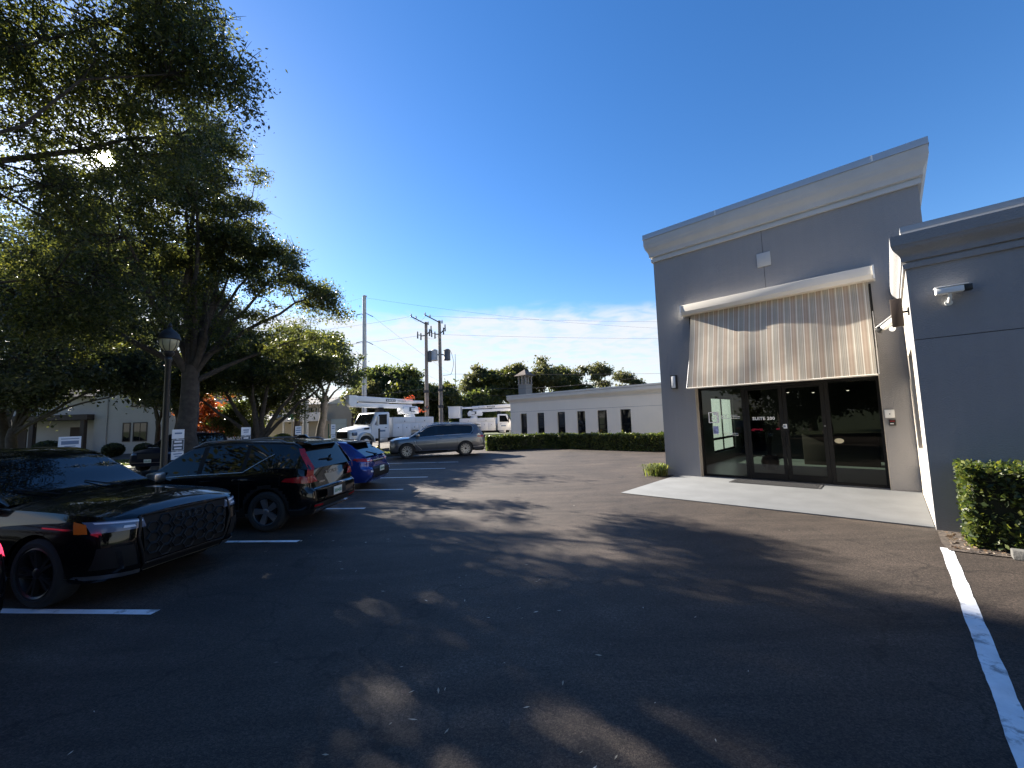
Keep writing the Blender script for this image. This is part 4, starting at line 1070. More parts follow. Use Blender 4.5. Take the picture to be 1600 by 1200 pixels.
def suv_black_rear():
    c = Car(W=1.865, wb=2.70, fo=.86, ro=.87, rw=.365, tw=.24, rim=.70, arch=.05, zb=.27, rf=.6, rr=.42, nose_w=.6, tail_w=.80, zroof=1.65,
            side_prof=[(0, .93), (.10, .965), (.30, .995), (.52, .99), (.68, 1.0), (.86, .985), (1, .95)], nose_prof=[(.2, .1), (.5, 0), (.9, .08), (1.0, .15)],
            tail_prof=[(.2, .16), (.38, .03), (.52, 0), (.70, .02), (.74, .09), (.95, .12), (1.12, .17)],
            clad_z=.40, flare=.055, paint='paint_black', glass='glass_dark', pillar_mat='dark_trim', gh_in=.96, roof_w=.72,
            roof=[(-2.13, 1.10), (-2.00, 1.30), (-1.86, 1.53), (-1.72, 1.60), (-1.2, 1.635), (-.5, 1.65), (.0, 1.635), (.28, 1.58), (.66, 1.36), (1.0, 1.11), (1.15, 1.04)],
            xws=.34, xbl=-1.84, xq=-1.42, q_slant=-.25, quarter_paint=True, pillars=[(-.88, -.80), (-.02, .08)])
    bp = [(-2.22, 1.08), (-1.9, 1.13), (-1.5, 1.14), (-.9, 1.075), (0, 1.04), (1.0, 1.0), (1.3, .98), (1.8, .93), (2.2, .85)]
    tp = [(-2.22, 1.09), (-1.5, 1.15), (-.9, 1.08), (0, 1.05), (1.0, 1.03), (1.3, 1.05), (1.8, 1.0), (2.2, .9)]
    c.belt = lambda x: smooth_pts(bp, x); c.top = lambda x: smooth_pts(tp, x)
    rot = math.atan2(.0790, -.9969)
    d = Vector((math.cos(rot), math.sin(rot), 0)); lft = Vector((-d.y, d.x, 0))   # left side faces the camera
    rax = Vector((-4.55, 7.50, 0))-lft*.91
    T = thing('parked_car.001' if False else 'parked_car', 'black crossover parked tail out, tall red tail lamps and roof rails', 'car', rax+d*c.wb/2, rot)
    c.body(T); c.greenhouse(T); c.all_wheels(T, FIVE)
    for sd in (1, -1):
        # tall lamp: upper blade beside the window, hook at the bottom
        bx = lambda z: None
        def blade(u, v):
            z = .98+v*.50; x = -2.145+(z-1.10)*.60 if z > 1.10 else -2.145-.02*(1.10-z)
            if z > 1.10:
                p = c.ghrows(max(x+.0, -2.12)); wy = lerp_pts([(q[1], q[0]) for q in p[:6]], z)
            else: wy = c.sec(-2.08, z)*.985
            ins = .135*(1-.35*v)
            return Vector((x-.012+.055*u, sd*(wy+.014-ins*(1-u)), z))
        MB().grid(blade, 4, 14).build('tail_lamp', 'tail_red', T, smooth=60, fix=False)
        q = c.quad([(.56, .855), (.90, .855), (.90, .985), (.66, .985)])
        c.patch('tail_lamp', 'tail_red', lambda u, v: c.frontpt(sd*q(u, v)[0], q(u, v)[1], .022, True), 10, 4, T)
        c.side_patch('tail_lamp', 'tail_red', [(-2.12, .86), (-1.66, .90), (-1.72, .955), (-2.12, .985)], T, sd, off=.010)
        fr = [(.60, .875), (.84, .875), (.84, .945), (.68, .945), (.60, .875)]
        MB().tube([c.frontpt(sd*y, z, .018, True) for y, z in fr], .009, 5).build('lamp_tube', 'lamp_pink', T, smooth=60)
        c.face_patch('bumper_reflector', 'tail_red', [(sd*.50, .40), (sd*.78, .42), (sd*.78, .455), (sd*.50, .435)], T, rear=True, off=.012)
        c.mirror(T, .84, 1.05, 'dark_trim', sd)
        MB().tube([Vector((x, sd*.655, c.ghz(x)+(.012 if -1.55 < x < .2 else -.025))) for x in np.linspace(-1.68, .32, 18)], .016, 7).build('roof_rail', 'satin_dark', T, smooth=60)
        pts = [c.ghpt(x, .03, sd, .008) for x in np.linspace(.92, -.85, 18)]
        pts += [c.ghpt(-.85-.55*t, .03+.60*t, sd, .008) for t in np.linspace(.08, 1, 10)]
        MB().tube(pts, .0085, 5).build('window_trim', 'satin', T, smooth=60)
        MB().tube([c.sidept(-2.12+.03*i, .80-.055*i, sd, .004) for i in range(6)], .007, 5).build('bumper_crease', 'gloss_black', T)
    # spoiler, glass edge, wiper, tailgate shelf, diffuser
    sp = MB().prism([(-1.70, 1.605), (-1.80, 1.60), (-2.02, 1.555), (-2.03, 1.535), (-1.82, 1.53), (-1.70, 1.58)], 'y', -.60, .60)
    sp.build('roof_spoiler', 'paint_black', T, smooth=40)
    MB().tube([(-2.02, -.1, 1.30), (-2.06, .0, 1.24), (-2.05, .36, 1.25)], [.012, .02, .009], 6).build('rear_wiper', 'dark_trim', T)
    MB().box(-2.09, -2.0, -.06, .07, 1.19, 1.235).build('wiper_cover', 'dark_trim', T, bevel=.015)
    c.face_patch('bumper_insert', 'dark_trim', [(-.84, .36), (.84, .36), (.84, .47), (-.84, .47)], T, rear=True, off=.006, nu=20)
    c.face_patch('skid_trim', 'chrome', [(-.74, .325), (.74, .325), (.75, .375), (-.75, .375)], T, rear=True, off=.035, nu=20, nv=2)
    c.face_patch('plate_recess', 'dark_trim', [(-.36, .52), (.36, .52), (.36, .68), (-.36, .68)], T, rear=True, off=.005, nu=10)
    c.plate(T, .60, 0, True, .022)
    c.face_patch('tailgate_sill', 'gloss_black', [(-.70, .715), (.70, .715), (.72, .745), (-.72, .745)], T, rear=True, off=.02, nu=16, nv=2)
    p = c.frontpt(0, .985, .014, True)
    mt = Matrix.Translation(p)@Matrix.Rotation(-PI/2, 4, 'Z')@Matrix.Rotation(PI/2-.1, 4, 'X')
    text('lettering', 'VOLVO', .085, 'satin', T, mt, ext=.004, space=2.0, bold=.001)
    p = c.frontpt(.40, .83, .014, True)
    MB().box(-.004, .004, -.09, .09, -.012, .012).build('badge', 'satin', T, loc=p)
    MB().prism([(-1.62, 1.645), (-1.30, 1.66), (-1.42, 1.72), (-1.52, 1.725)], 'y', -.03, .03).build('roof_antenna', 'paint_black', T, bevel=.008)
    c.doorlines(T, [.98, .03, -.84], .42); c.handles(T, [-.2, -1.05], .93, 'paint_black')
    for sd in (1, -1): c.side_patch('fuel_flap', 'gap', [(-1.62, .83), (-1.614, .83), (-1.614, 1.0), (-1.62, 1.0)], T, sd, off=.001)
M['lamp_pink'] = mat('lamp_pink', (.55, .20, .20), .2, coat=1)
M['satin_dark'] = mat('satin_dark', (.25, .25, .26), .3, metal=.8)
suv_black_rear()

def hatch_blue():
    c = Car(W=1.79, wb=2.64, fo=.90, ro=.83, rw=.325, tw=.22, rim=.70, arch=.035, zb=.22, rf=.62, rr=.55, nose_w=.55, tail_w=.66, zroof=1.44,
            side_prof=SIDE_SUV, nose_prof=[(.2, .08), (.5, 0), (.9, .12)], tail_prof=[(.2, .14), (.42, .0), (.60, .0), (.66, .10), (.80, .10), (.95, .20)],
            clad_z=0, flare=0, paint='paint_blue', glass='glass_dark', pillar_mat='dark_trim', gh_in=.93, roof_w=.66,
            roof=[(-1.97, .96), (-1.62, 1.20), (-1.36, 1.36), (-.9, 1.42), (-.3, 1.44), (.1, 1.40), (.5, 1.22), (.95, .99), (1.1, .93)],
            xws=.12, xbl=-1.36, xq=-1.02, q_slant=-.15, quarter_paint=True, pillars=[(-.32, -.24)])
    bp = [(-2.15, .90), (-1.8, .97), (-1.2, .98), (0, .93), (1.0, .90), (1.6, .82), (2.2, .70)]
    tp = [(-2.15, .91), (-1.8, .985), (-1.2, .99), (0, .94), (1.0, .95), (1.6, .88), (2.2, .74)]
    c.belt = lambda x: smooth_pts(bp, x); c.top = lambda x: smooth_pts(tp, x)
    rot = math.atan2(.0790, -.9969)
    d = Vector((math.cos(rot), math.sin(rot), 0)); lft = Vector((-d.y, d.x, 0))
    rax = Vector((-4.98, 11.75, 0))-lft*.88
    T = thing('parked_car', 'bright blue hatchback parked tail out beyond the black crossover', 'car', rax+d*c.wb/2, rot)
    c.body(T); c.greenhouse(T); c.all_wheels(T, FIVE)
    for sd in (1, -1):
        q = c.quad([(.42, .80), (.86, .82), (.86, .92), (.46, .87)])
        c.patch('tail_lamp', 'tail_red', lambda u, v: c.frontpt(sd*q(u, v)[0], q(u, v)[1], .012, True), 12, 4, T)
        c.side_patch('tail_lamp', 'tail_red', [(-1.92, .83), (-1.66, .87), (-1.70, .92), (-1.92, .91)], T, sd, off=.010)
        c.face_patch('reverse_lamp', 'lamp_bar', [(sd*.60, .83), (sd*.70, .835), (sd*.70, .87), (sd*.62, .862)], T, rear=True, off=.017, nu=4)
        c.face_patch('bumper_reflector', 'lamp_bar', [(sd*.60, .50), (sd*.70, .51), (sd*.71, .56), (sd*.62, .555)], T, rear=True, off=.012, nu=4)
        c.mirror(T, .72, .95, 'paint_blue', sd)
    MB().prism([(-1.30, 1.39), (-1.62, 1.365), (-1.63, 1.345), (-1.38, 1.32)], 'y', -.56, .56).build('roof_spoiler', 'dark_trim', T, smooth=40)
    c.face_patch('bumper_insert', 'dark_trim', [(-.60, .33), (.60, .33), (.52, .66), (-.52, .66)], T, rear=True, off=.008, nu=16)
    c.face_patch('lower_trim', 'satin', [(-.62, .285), (.62, .285), (.60, .315), (-.60, .315)], T, rear=True, off=.02, nu=16, nv=2)
    c.face_patch('tailgate_spear', 'gloss_black', [(-.34, .77), (.34, .77), (.40, .84), (-.40, .84)], T, rear=True, off=.010, nu=10)
    c.plate(T, .56, 0, True, .022)
    p = c.frontpt(0, .885, .02, True)
    MB().tube([p+Vector((0, .055*math.cos(2*PI*i/14), .038*math.sin(2*PI*i/14))) for i in range(15)], .008, 5).build('badge', 'satin', T)
    MB().tube([(-1.93, 0, .995), (-1.80, .30, 1.09)], [.016, .008], 6).build('rear_wiper', 'dark_trim', T)
    MB().box(-2.0, -1.88, -.05, .05, .975, 1.01).build('wiper_cover', 'dark_trim', T, bevel=.012)
    c.doorlines(T, [.92, -.28], .30); c.handles(T, [-.12], .80, 'paint_blue')
hatch_blue()

def suv_grey():
    c = Car(W=2.0, wb=3.12, fo=.90, ro=1.14, rw=.405, tw=.28, rim=.74, arch=.04, zb=.27, rf=.6, rr=.6, nose_w=.66, tail_w=.72, zroof=1.82,
            side_prof=SIDE_SUV, nose_prof=[(.2, .08), (.5, 0), (.9, .03), (1.1, .12)], tail_prof=[(.2, .14), (.5, 0), (.85, .04), (1.2, .12)],
            clad_z=.36, flare=0, paint='paint_grey', glass='glass_grey', pillar_mat='gloss_black', gh_in=.95, roof_w=.70,
            roof=[(-2.60, 1.18), (-2.42, 1.45), (-2.25, 1.70), (-1.9, 1.765), (-1.2, 1.805), (-.4, 1.82), (.1, 1.80), (.42, 1.73), (.9, 1.45), (1.30, 1.18), (1.45, 1.10)],
            xws=.5, xbl=-2.26, xq=-1.98, q_slant=-.0, quarter_paint=True, pillars=[(-1.12, -1.06), (-.02, .04), (.86, .9)])
    bp = [(-2.7, 1.12), (-2.2, 1.22), (-1.5, 1.20), (0, 1.15), (1.2, 1.10), (1.6, 1.06), (2.1, 1.02), (2.5, .95)]
    tp = [(-2.7, 1.13), (-2.2, 1.23), (-1.5, 1.21), (0, 1.16), (1.2, 1.14), (1.5, 1.15), (2.1, 1.11), (2.5, 1.0)]
    c.belt = lambda x: smooth_pts(bp, x); c.top = lambda x: smooth_pts(tp, x)
    f, r = Vector((-5.68, 21.6, 0)), Vector((-2.64, 22.45, 0))
    d = (f-r).normalized(); lft = Vector((-d.y, d.x, 0)); rot = math.atan2(d.y, d.x)
    T = thing('parked_car', 'large grey SUV parked broadside in front of the bucket trucks', 'car', (f+r)/2-lft*.97, rot)
    c.body(T); c.greenhouse(T); c.all_wheels(T, MULTI)
    for sd in (1, -1):
        lo = [c.ghpt(x, .03, sd, .010) for x in np.linspace(1.25, -1.85, 26)]
        hi = [c.ghpt(x, .97, sd, .012) for x in np.linspace(-1.95, .85, 26)]
        MB().tube(lo+[c.ghpt(-1.98, .3, sd, .01), c.ghpt(-2.03, .65, sd, .01)]+hi, .014, 6).build('window_trim', 'satin', T, smooth=60)
        MB().tube([c.sidept(1.16+.0, .93, sd, .006), c.sidept(1.10, .72, sd, .008), c.sidept(.80, .46, sd, .008)], [.008, .022, .014], 6).build('fender_blade', 'satin', T, smooth=60)
        c.side_patch('bumper_trim', 'satin', [(-2.58, .50), (-1.98, .46), (-1.98, .50), (-2.58, .55)], T, sd, off=.008)
        c.side_line('sill_trim', 'satin_dark', [(x, .40) for x in np.linspace(-1.0, .95, 10)], T, sd, .010)
        c.face_patch('headlight', 'lamp_clear', [(sd*.45, .88), (sd*.90, .89), (sd*.90, .96), (sd*.45, .94)], T, off=.008)
        c.face_patch('light_bar', 'lamp_bar', [(sd*.5, .925), (sd*.88, .93), (sd*.88, .95), (sd*.5, .94)], T, off=.012, nv=1)
        c.side_patch('tail_lamp', 'tail_red', [(-2.62, 1.0), (-2.24, 1.02), (-2.2, 1.08), (-2.62, 1.12)], T, sd, off=.008)
        c.face_patch('tail_lamp', 'tail_red', [(sd*.4, 1.0), (sd*.9, 1.0), (sd*.9, 1.1), (sd*.4, 1.06)], T, rear=True, off=.01)
        MB().tube([Vector((x, sd*.70, c.ghz(x)+.035)) for x in np.linspace(-2.0, .2, 14)], .018, 7).build('roof_rail', 'satin', T, smooth=60)
        c.mirror(T, 1.02, 1.16, 'paint_grey', sd)
    c.face_patch('grille', 'dark_trim', [(-.42, .62), (.42, .62), (.40, 1.0), (-.40, 1.0)], T, off=.006)
    for i in range(9): 
        for s_ in (-1, 1): c.face_patch('grille_slat', 'chrome', [(s_*(.05+i*.04), .63), (s_*(.06+i*.04), .63), (s_*(.06+i*.04), .98), (s_*(.05+i*.04), .98)], T, off=.012, nu=1, nv=3)
    c.plate(T, .62, 0, True, .02)
    c.doorlines(T, [1.06, .0, -1.1], .42); c.handles(T, [-.2, -1.3], 1.02, 'paint_grey')
    MB().prism([(-2.2, 1.755), (-2.50, 1.70), (-2.51, 1.68), (-2.3, 1.66)], 'y', -.6, .6).build('roof_spoiler', 'paint_grey', T, smooth=40)
suv_grey()

def suv_far():
    c = Car(W=1.95, wb=2.9, fo=.86, ro=1.0, rw=.38, tw=.26, rim=.72, arch=.04, zb=.28, rf=.55, rr=.5, nose_w=.68, tail_w=.74, zroof=1.74,
            side_prof=SIDE_SUV, nose_prof=[(.2, .1), (.5, 0), (.8, .03), (1.0, .14)], tail_prof=[(.2, .14), (.5, 0), (1.1, .12)],
            clad_z=.34, flare=0, paint='paint_navy', glass='glass_grey', pillar_mat='gloss_black', gh_in=.95, roof_w=.72,
            roof=[(-2.35, 1.12), (-2.15, 1.45), (-1.98, 1.64), (-1.4, 1.71), (-.5, 1.74), (.1, 1.72), (.4, 1.62), (.85, 1.32), (1.2, 1.10), (1.35, 1.04)],
            xws=.45, xbl=-2.0, xq=-1.85, q_slant=0, quarter_paint=True, pillars=[(-1.02, -.96), (-.04, .02)])
    bp = [(-2.45, 1.06), (-2, 1.10), (0, 1.07), (1.2, 1.02), (1.9, .95), (2.31, .88)]
    tp = [(-2.45, 1.07), (-2, 1.11), (0, 1.08), (1.2, 1.06), (1.9, 1.02), (2.31, .92)]
    c.belt = lambda x: smooth_pts(bp, x); c.top = lambda x: smooth_pts(tp, x)
    T = thing('parked_car', 'dark navy SUV facing the lot beyond the lamp post and oak trunk', 'car', (-16.9, 20.9, 0), math.radians(-91+6))
    c.body(T); c.greenhouse(T); c.all_wheels(T, FIVE)
    for sd in (1, -1):
        c.face_patch('headlight', 'lamp_clear', [(sd*.50, .80), (sd*.90, .80), (sd*.92, .90), (sd*.54, .88)], T, off=.01)
        c.face_patch('fog_intake', 'dark_trim', [(sd*.50, .42), (sd*.86, .44), (sd*.84, .56), (sd*.54, .54)], T, off=.006)
        c.mirror(T, .92, 1.1, 'paint_navy', sd)
    c.face_patch('grille', 'dark_trim', [(-.46, .62), (.46, .62), (.48, .86), (-.48, .86)], T, off=.006, nu=12)
    c.face_patch('bumper_trim', 'satin_dark', [(-.7, .44), (.7, .44), (.7, .46), (-.7, .46)], T, off=.01, nu=12, nv=1)
    c.plate(T, .52, .0, False, .02); c.doorlines(T, [1.0, 0, -1.0], .4); c.handles(T, [-.2, -1.2], .95, 'paint_navy')
suv_far()

def car_edge():
    c = Car(W=1.84, wb=2.75, fo=.9, ro=1.05, rw=.34, tw=.23, rim=.70, arch=.035, zb=.22, rf=.6, rr=.6, nose_w=.58, tail_w=.68, zroof=1.45,
            side_prof=SIDE_SUV, nose_prof=[(.2, .08), (.5, 0), (.9, .12)], tail_prof=[(.2, .12), (.45, 0), (.7, .02), (1.0, .08)],
            clad_z=0, flare=0, paint='paint_black', glass='glass_dark', pillar_mat='dark_trim', gh_in=.92, roof_w=.64,
            roof=[(-2.1, 1.02), (-1.5, 1.22), (-.9, 1.42), (-.3, 1.45), (.1, 1.42), (.6, 1.2), (1.05, .98), (1.15, .95)],
            xws=.12, xbl=-.92, xq=-.98, q_slant=0, quarter_paint=True, pillars=[(-.2, -.12)])
    bp = [(-2.45, .98), (-2, 1.02), (-1, .98), (0, .94), (1.1, .92), (1.7, .85), (2.3, .72)]
    tp = [(-2.45, .985), (-2, 1.03), (-1, .99), (0, .95), (1.1, .96), (1.7, .9), (2.3, .76)]
    c.belt = lambda x: smooth_pts(bp, x); c.top = lambda x: smooth_pts(tp, x)
    rot = math.atan2(.0790, -.9969)
    T = thing('parked_car', 'dark sedan tail with lit red lamp cut off at left frame edge', 'car', EDGE_POS, rot)
    c.body(T); c.greenhouse(T); c.all_wheels(T, TWIN)
    for sd in (1, -1):
        c.face_patch('tail_lamp', 'tail_lit', [(sd*.40, .86), (sd*.88, .88), (sd*.88, .97), (sd*.44, .94)], T, rear=True, off=.012, nu=12)
        c.side_patch('tail_lamp', 'tail_lit', [(-2.25, .82), (-1.95, .86), (-2.0, .92), (-2.25, .94)], T, sd, off=.012)
        MB().tube([c.frontpt(sd*.58, .30, -.08, True), c.frontpt(sd*.58, .30, .03, True)], .05, 14).build('exhaust_tip', 'chrome', T, smooth=40)
    c.plate(T, .6, 0, True, .02); c.doorlines(T, [.95, -.15], .3); c.handles(T, [-.0], .82, 'paint_black')
EDGE_POS = (-6.86, 3.05, 0)
car_edge()

# ------------------------------------------------------------------ bucket trucks
def bucket_truck(T, orange=True, side_logo=True):
    """x forward, y left; cab with bonnet, utility body, folded two-stage boom lying over the cab"""
    def rect_side(name, m, x0, x1, z0, z1, y, parent, t=.012):
        s = 1 if y > 0 else -1
        a, b = sorted((y, y+s*t)); return MB().box(x0, x1, a, b, z0, z1).build(name, m, parent, bevel=.004)
    # bonnet, tapering forward
    h = MB()
    st = [(1.75, 1.0, .82, 1.72), (2.3, 1.0, .80, 1.66), (2.9, .96, .78, 1.56), (3.25, .88, .78, 1.42), (3.42, .78, .80, 1.22)]
    n = 7; V = []
    for x, w, z0, z1 in st:
        for (fy, fz) in ((1, 0), (1.0, .55), (.93, .85), (.6, .98), (0, 1.0), (-.6, .98), (-.93, .85), (-1.0, .55), (-1, 0)): V.append((x, fy*w, z0+(z1-z0)*fz))
    k = 9; F = [(i*k+j, (i+1)*k+j, (i+1)*k+j+1, i*k+j+1) for i in range(len(st)-1) for j in range(k-1)]+[tuple((len(st)-1)*k+j for j in range(k))]
    h.add(V, F); B = h.build('bonnet', 'paint_white', T, smooth=50)
    for sd in (1, -1):
        # fender over the front wheel
        f = MB(); R = .60; pts = [(2.35+R*math.cos(PI*i/10-.12+.12), .52+R*1.05*math.sin(PI*i/10)) for i in range(11)]
        V = [(x, sd*.86, z) for x, z in pts]+[(x, sd*1.20, z) for x, z in pts]+[(2.35+(x-2.35)*1.10, sd*1.20, .52+(z-.52)*1.10) for x, z in pts]+[(2.35+(x-2.35)*1.16, sd*.86, .52+(z-.52)*1.22) for x, z in pts]
        m = 11; F = []
        for i in range(m-1):
            for a in range(3): F.append((a*m+i, a*m+i+1, (a+1)*m+i+1, (a+1)*m+i))
        f.add(V, F); f.build('fender', 'paint_white', T, smooth=50)
        MB().box(3.0, 3.30, sd*.93-.06, sd*.93+.12*sd if sd > 0 else sd*.93+.06, 1.02, 1.24).build('headlight', 'lamp_clear', T, bevel=.03) if sd > 0 else MB().box(3.0, 3.30, -1.05, -.87, 1.02, 1.24).build('headlight', 'lamp_clear', T, bevel=.03)
        MB().box(2.05, 2.45, sd*1.003 if sd > 0 else -1.015, sd*1.015 if sd > 0 else -1.003, 1.40, 1.50).build('bonnet_vent', 'dark_trim', T)
    MB().box(3.425, 3.46, -.60, .60, .86, 1.30).build('grille', 'dark_trim', T, bevel=.02)
    for i in range(4): MB().box(3.462, 3.472, -.57, .57, .93+i*.09, .96+i*.09).build('grille_bar', 'gloss_black', T)
    MB().box(3.40, 3.60, -1.15, 1.15, .50, .74).build('bumper', 'chrome_dull', T, bevel=.03)
    # cab
    c = MB(); prof = [(.35, .75), (1.9, .75), (1.85, 1.70), (1.42, 2.48), (1.30, 2.56), (.42, 2.58), (.35, 2.5)]
    c.prism(prof, 'y', -1.05, 1.05); CB = c.build('cab', 'paint_white', T, bevel=.05)
    ws = MB().add([(1.872, -.90, 1.74), (1.872, .90, 1.74), (1.452, .84, 2.46), (1.452, -.84, 2.46)], [(0, 1, 2, 3)])
    o = ws.build('windscreen', 'glass_grey', CB, fix=False); o.location = (.018, 0, .012)
    for sd in (1, -1):
        y = sd*1.052
        D = rect_side('door', 'paint_white', .52, 1.60, .80, 1.62, y, T)
        w = MB().add([(.60, y+sd*.006, 1.70), (1.62, y+sd*.006, 1.70), (1.30, y+sd*.006, 2.40), (.60, y+sd*.006, 2.42)], [(0, 1, 2, 3)]); w.build('side_window', 'glass_grey', T, fix=False)
        rect_side('door_handle', 'dark_trim', .62, .80, 1.45, 1.49, y+sd*.013, D)
        rect_side('door_lettering', 'sign_blue', .75, 1.30, 1.20, 1.32, y+sd*.0125, D, .002)
        MB().box(1.62, 1.70, min(sd*1.30, sd*1.52), max(sd*1.30, sd*1.52), 1.62, 2.28).build('door_mirror', 'dark_trim' if sd < 0 else 'paint_white', T, bevel=.02)
        MB().tube([(1.64, sd*1.04, 2.1), (1.66, sd*1.32, 2.1)], .02, 6).build('mirror_arm', 'dark_trim', T)
        rect_side('step', 'chrome_dull', .55, 1.25, .45, .74, sd*.95, T, .12)
    # chassis and utility body
    MB().box(-4.0, 3.3, -.45, .45, .52, .76).build('chassis', 'dark_trim', T)
    MB().box(-3.95, .12, -.7, .7, .762, 1.52).build('body_deck', 'white_panel', T)
    for sd in (1, -1):
        a, b = sorted((sd*.702, sd*1.16))
        ub = MB(); ub.box(-3.95, .12, a, b, 1.22, 2.20)
        for x0, x1 in ((-3.95, -2.75), (-1.55, .12)): ub.box(x0, x1, a, b, .80, 1.22)
        U = ub.build('utility_body', 'white_panel', T, fix=False)
        xs = [-3.93, -3.10, -2.30, -1.50, -.72, .08]
        for i, (x0, x1) in enumerate(zip(xs, xs[1:])):
            lo = 1.26 if -2.9 < (x0+x1)/2 < -1.5 else .86
            D = rect_side('locker_door', 'white_panel', x0+.02, x1-.02, lo, 1.70, sd*1.162, U)
            rect_side('latch', 'dark_trim', (x0+x1)/2-.03, (x0+x1)/2+.03, 1.40, 1.46, sd*1.178, U, .02)
        for x0, x1 in ((-3.93, -1.95), (-1.93, .08)):
            rect_side('locker_lid', 'white_panel', x0+.02, x1-.02, 1.76, 2.16, sd*1.162, U)
            rect_side('latch', 'dark_trim', (x0+x1)/2-.03, (x0+x1)/2+.03, 1.86, 1.93, sd*1.178, U, .02)
    # wheels
    def wh(x, sd, dual):
        w = thing_part('wheel', T, (x, sd*1.0, .50))
        MB().lathe([(.28, -.14), (.44, -.14), (.50, -.10), (.50, .10), (.44, .14), (.28, .14), (.26, .0), (.28, -.14)], 28, axis='y').build('tyre', 'tyre', w, smooth=40)
        MB().lathe([(.29, sd*.13), (.26, sd*.10), (.20, sd*.04 if dual else sd*.13), (.12, sd*.05 if dual else sd*.15), (.001, sd*.06 if dual else sd*.17)], 24, axis='y').build('rim', 'paint_white', w, smooth=50)
        for i in range(8):
            MB().sphere((.16*math.cos(i*PI/4), sd*(.07 if dual else .15), .16*math.sin(i*PI/4)), .022, 6, 4).build('lug_nut', 'chrome_dull', w)
    for sd in (1, -1): wh(2.35, sd, False); wh(-2.15, sd, True)
    # pedestal and turret
    MB().lathe([(.42, 1.52), (.42, 2.3), (.36, 2.35), (.36, 2.45), (.001, 2.45)], 20, (-2.5, 0, 0)).build('pedestal', 'white_panel', T, smooth=40)
    MB().prism([(-3.15, 2.46), (-1.6, 2.46), (-1.5, 2.75), (-1.7, 3.05), (-3.0, 3.05), (-3.2, 2.8)], 'y', -.34, .34).build('turret', 'paint_white', T, bevel=.03)
    for sd in (1, -1):
        mk = MB(); s_ = sd
        for (x0, x1, z0, z1, sk) in ((-2.75, -2.15, 2.92, 2.98, .06), (-2.35, -2.15, 2.66, 2.92, .06), (-2.72, -2.30, 2.60, 2.66, .06)):
            y0 = s_*.345; y1 = s_*.352
            mk.add([(x0, y0, z0), (x1, y0, z0), (x1+s_*0, y0, z1), (x0, y0, z1), (x0, y1, z0), (x1, y1, z0), (x1, y1, z1), (x0, y1, z1)], [(0, 3, 2, 1), (4, 5, 6, 7), (0, 1, 5, 4), (1, 2, 6, 5), (2, 3, 7, 6), (3, 0, 4, 7)])
        mk.build('turret_mark', 'sign_dark', T)
    # lower boom forward over the cab, upper boom back over it
    L = MB().add([(-2.6, -.17, 2.86), (2.55, -.14, 2.95), (2.55, -.14, 3.22), (-2.6, -.17, 3.20), (-2.6, .17, 2.86), (2.55, .14, 2.95), (2.55, .14, 3.22), (-2.6, .17, 3.20)],
                 [(0, 1, 2, 3), (7, 6, 5, 4), (0, 4, 5, 1), (1, 5, 6, 2), (2, 6, 7, 3), (3, 7, 4, 0)]).build('lower_boom', 'paint_white', T, bevel=.02)
    L2 = MB().add([(2.9, -.15, 3.36), (-2.7, -.15, 3.28), (-2.7, -.15, 3.58), (2.9, -.15, 3.74), (2.9, .15, 3.36), (-2.7, .15, 3.28), (-2.7, .15, 3.58), (2.9, .15, 3.74)],
                  [(0, 1, 2, 3), (7, 6, 5, 4), (0, 4, 5, 1), (1, 5, 6, 2), (2, 6, 7, 3), (3, 7, 4, 0)]).build('upper_boom', 'paint_white', T, bevel=.02)
    el = MB().lathe([(.001, -.20), (.30, -.20), (.34, -.16), (.34, .16), (.30, .20), (.001, .20)], 20, (2.75, 0, 3.28), 'y'); el.box(2.45, 3.05, -.19, .19, 3.3, 3.76)
    el.build('boom_elbow', 'paint_white', T, smooth=40, fix=False)
    MB().tube([(2.2, .0, 3.29), (-.4, 0, 3.27)], .055, 8).build('boom_cylinder', 'chrome_dull', T, smooth=40)
    MB().box(.2, .6, -.22, .22, 2.60, 2.94).build('boom_rest', 'dark_trim', T)
    for sd in (1, -1):
        mk = MB().box(-.95, -.05, min(sd*.152, sd*.158), max(sd*.152, sd*.158), 3.38, 3.56).build('boom_badge', 'sign_dark', T)
        lt = MB()
        for i in range(5): lt.box(-.85+i*.15, -.76+i*.15, min(sd*.1585, sd*.161), max(sd*.1585, sd*.161), 3.43, 3.51)
        lt.build('badge_print', 'sign_white', mk, fix=False)
        lt = MB()
        for i in range(6): lt.box(-1.95+i*.14, -1.87+i*.14, min(sd*.152, sd*.156), max(sd*.152, sd*.156), 3.42, 3.48)
        lt.build('boom_print', 'sign_dark', T, fix=False)
    # boom tip and bucket at the rear end
    MB().box(-3.9, -2.72, -.12, .12, 3.30, 3.52).build('jib', 'paint_white', T, bevel=.03)
    MB().tube([(-2.9, 0, 3.35), (-3.3, 0, 2.95), (-3.35, .1, 2.55)], .05, 6).build('hose', 'tyre', T, smooth=60)
    MB().box(-4.06, -3.96, -1.1, 1.1, .75, .95).build('rear_bumper', 'chrome_dull', T)
    lad = MB()
    for y in (.5, .9): lad.tube([(-4.02, y, .98), (-4.02, y, 1.75), (-4.10, y, 1.85)], .025, 6)
    for z in (1.1, 1.4, 1.7): lad.tube([(-4.02, .5, z), (-4.02, .9, z)], .02, 6)
    lad.build('grab_rails', 'paint_white', T, fix=False)
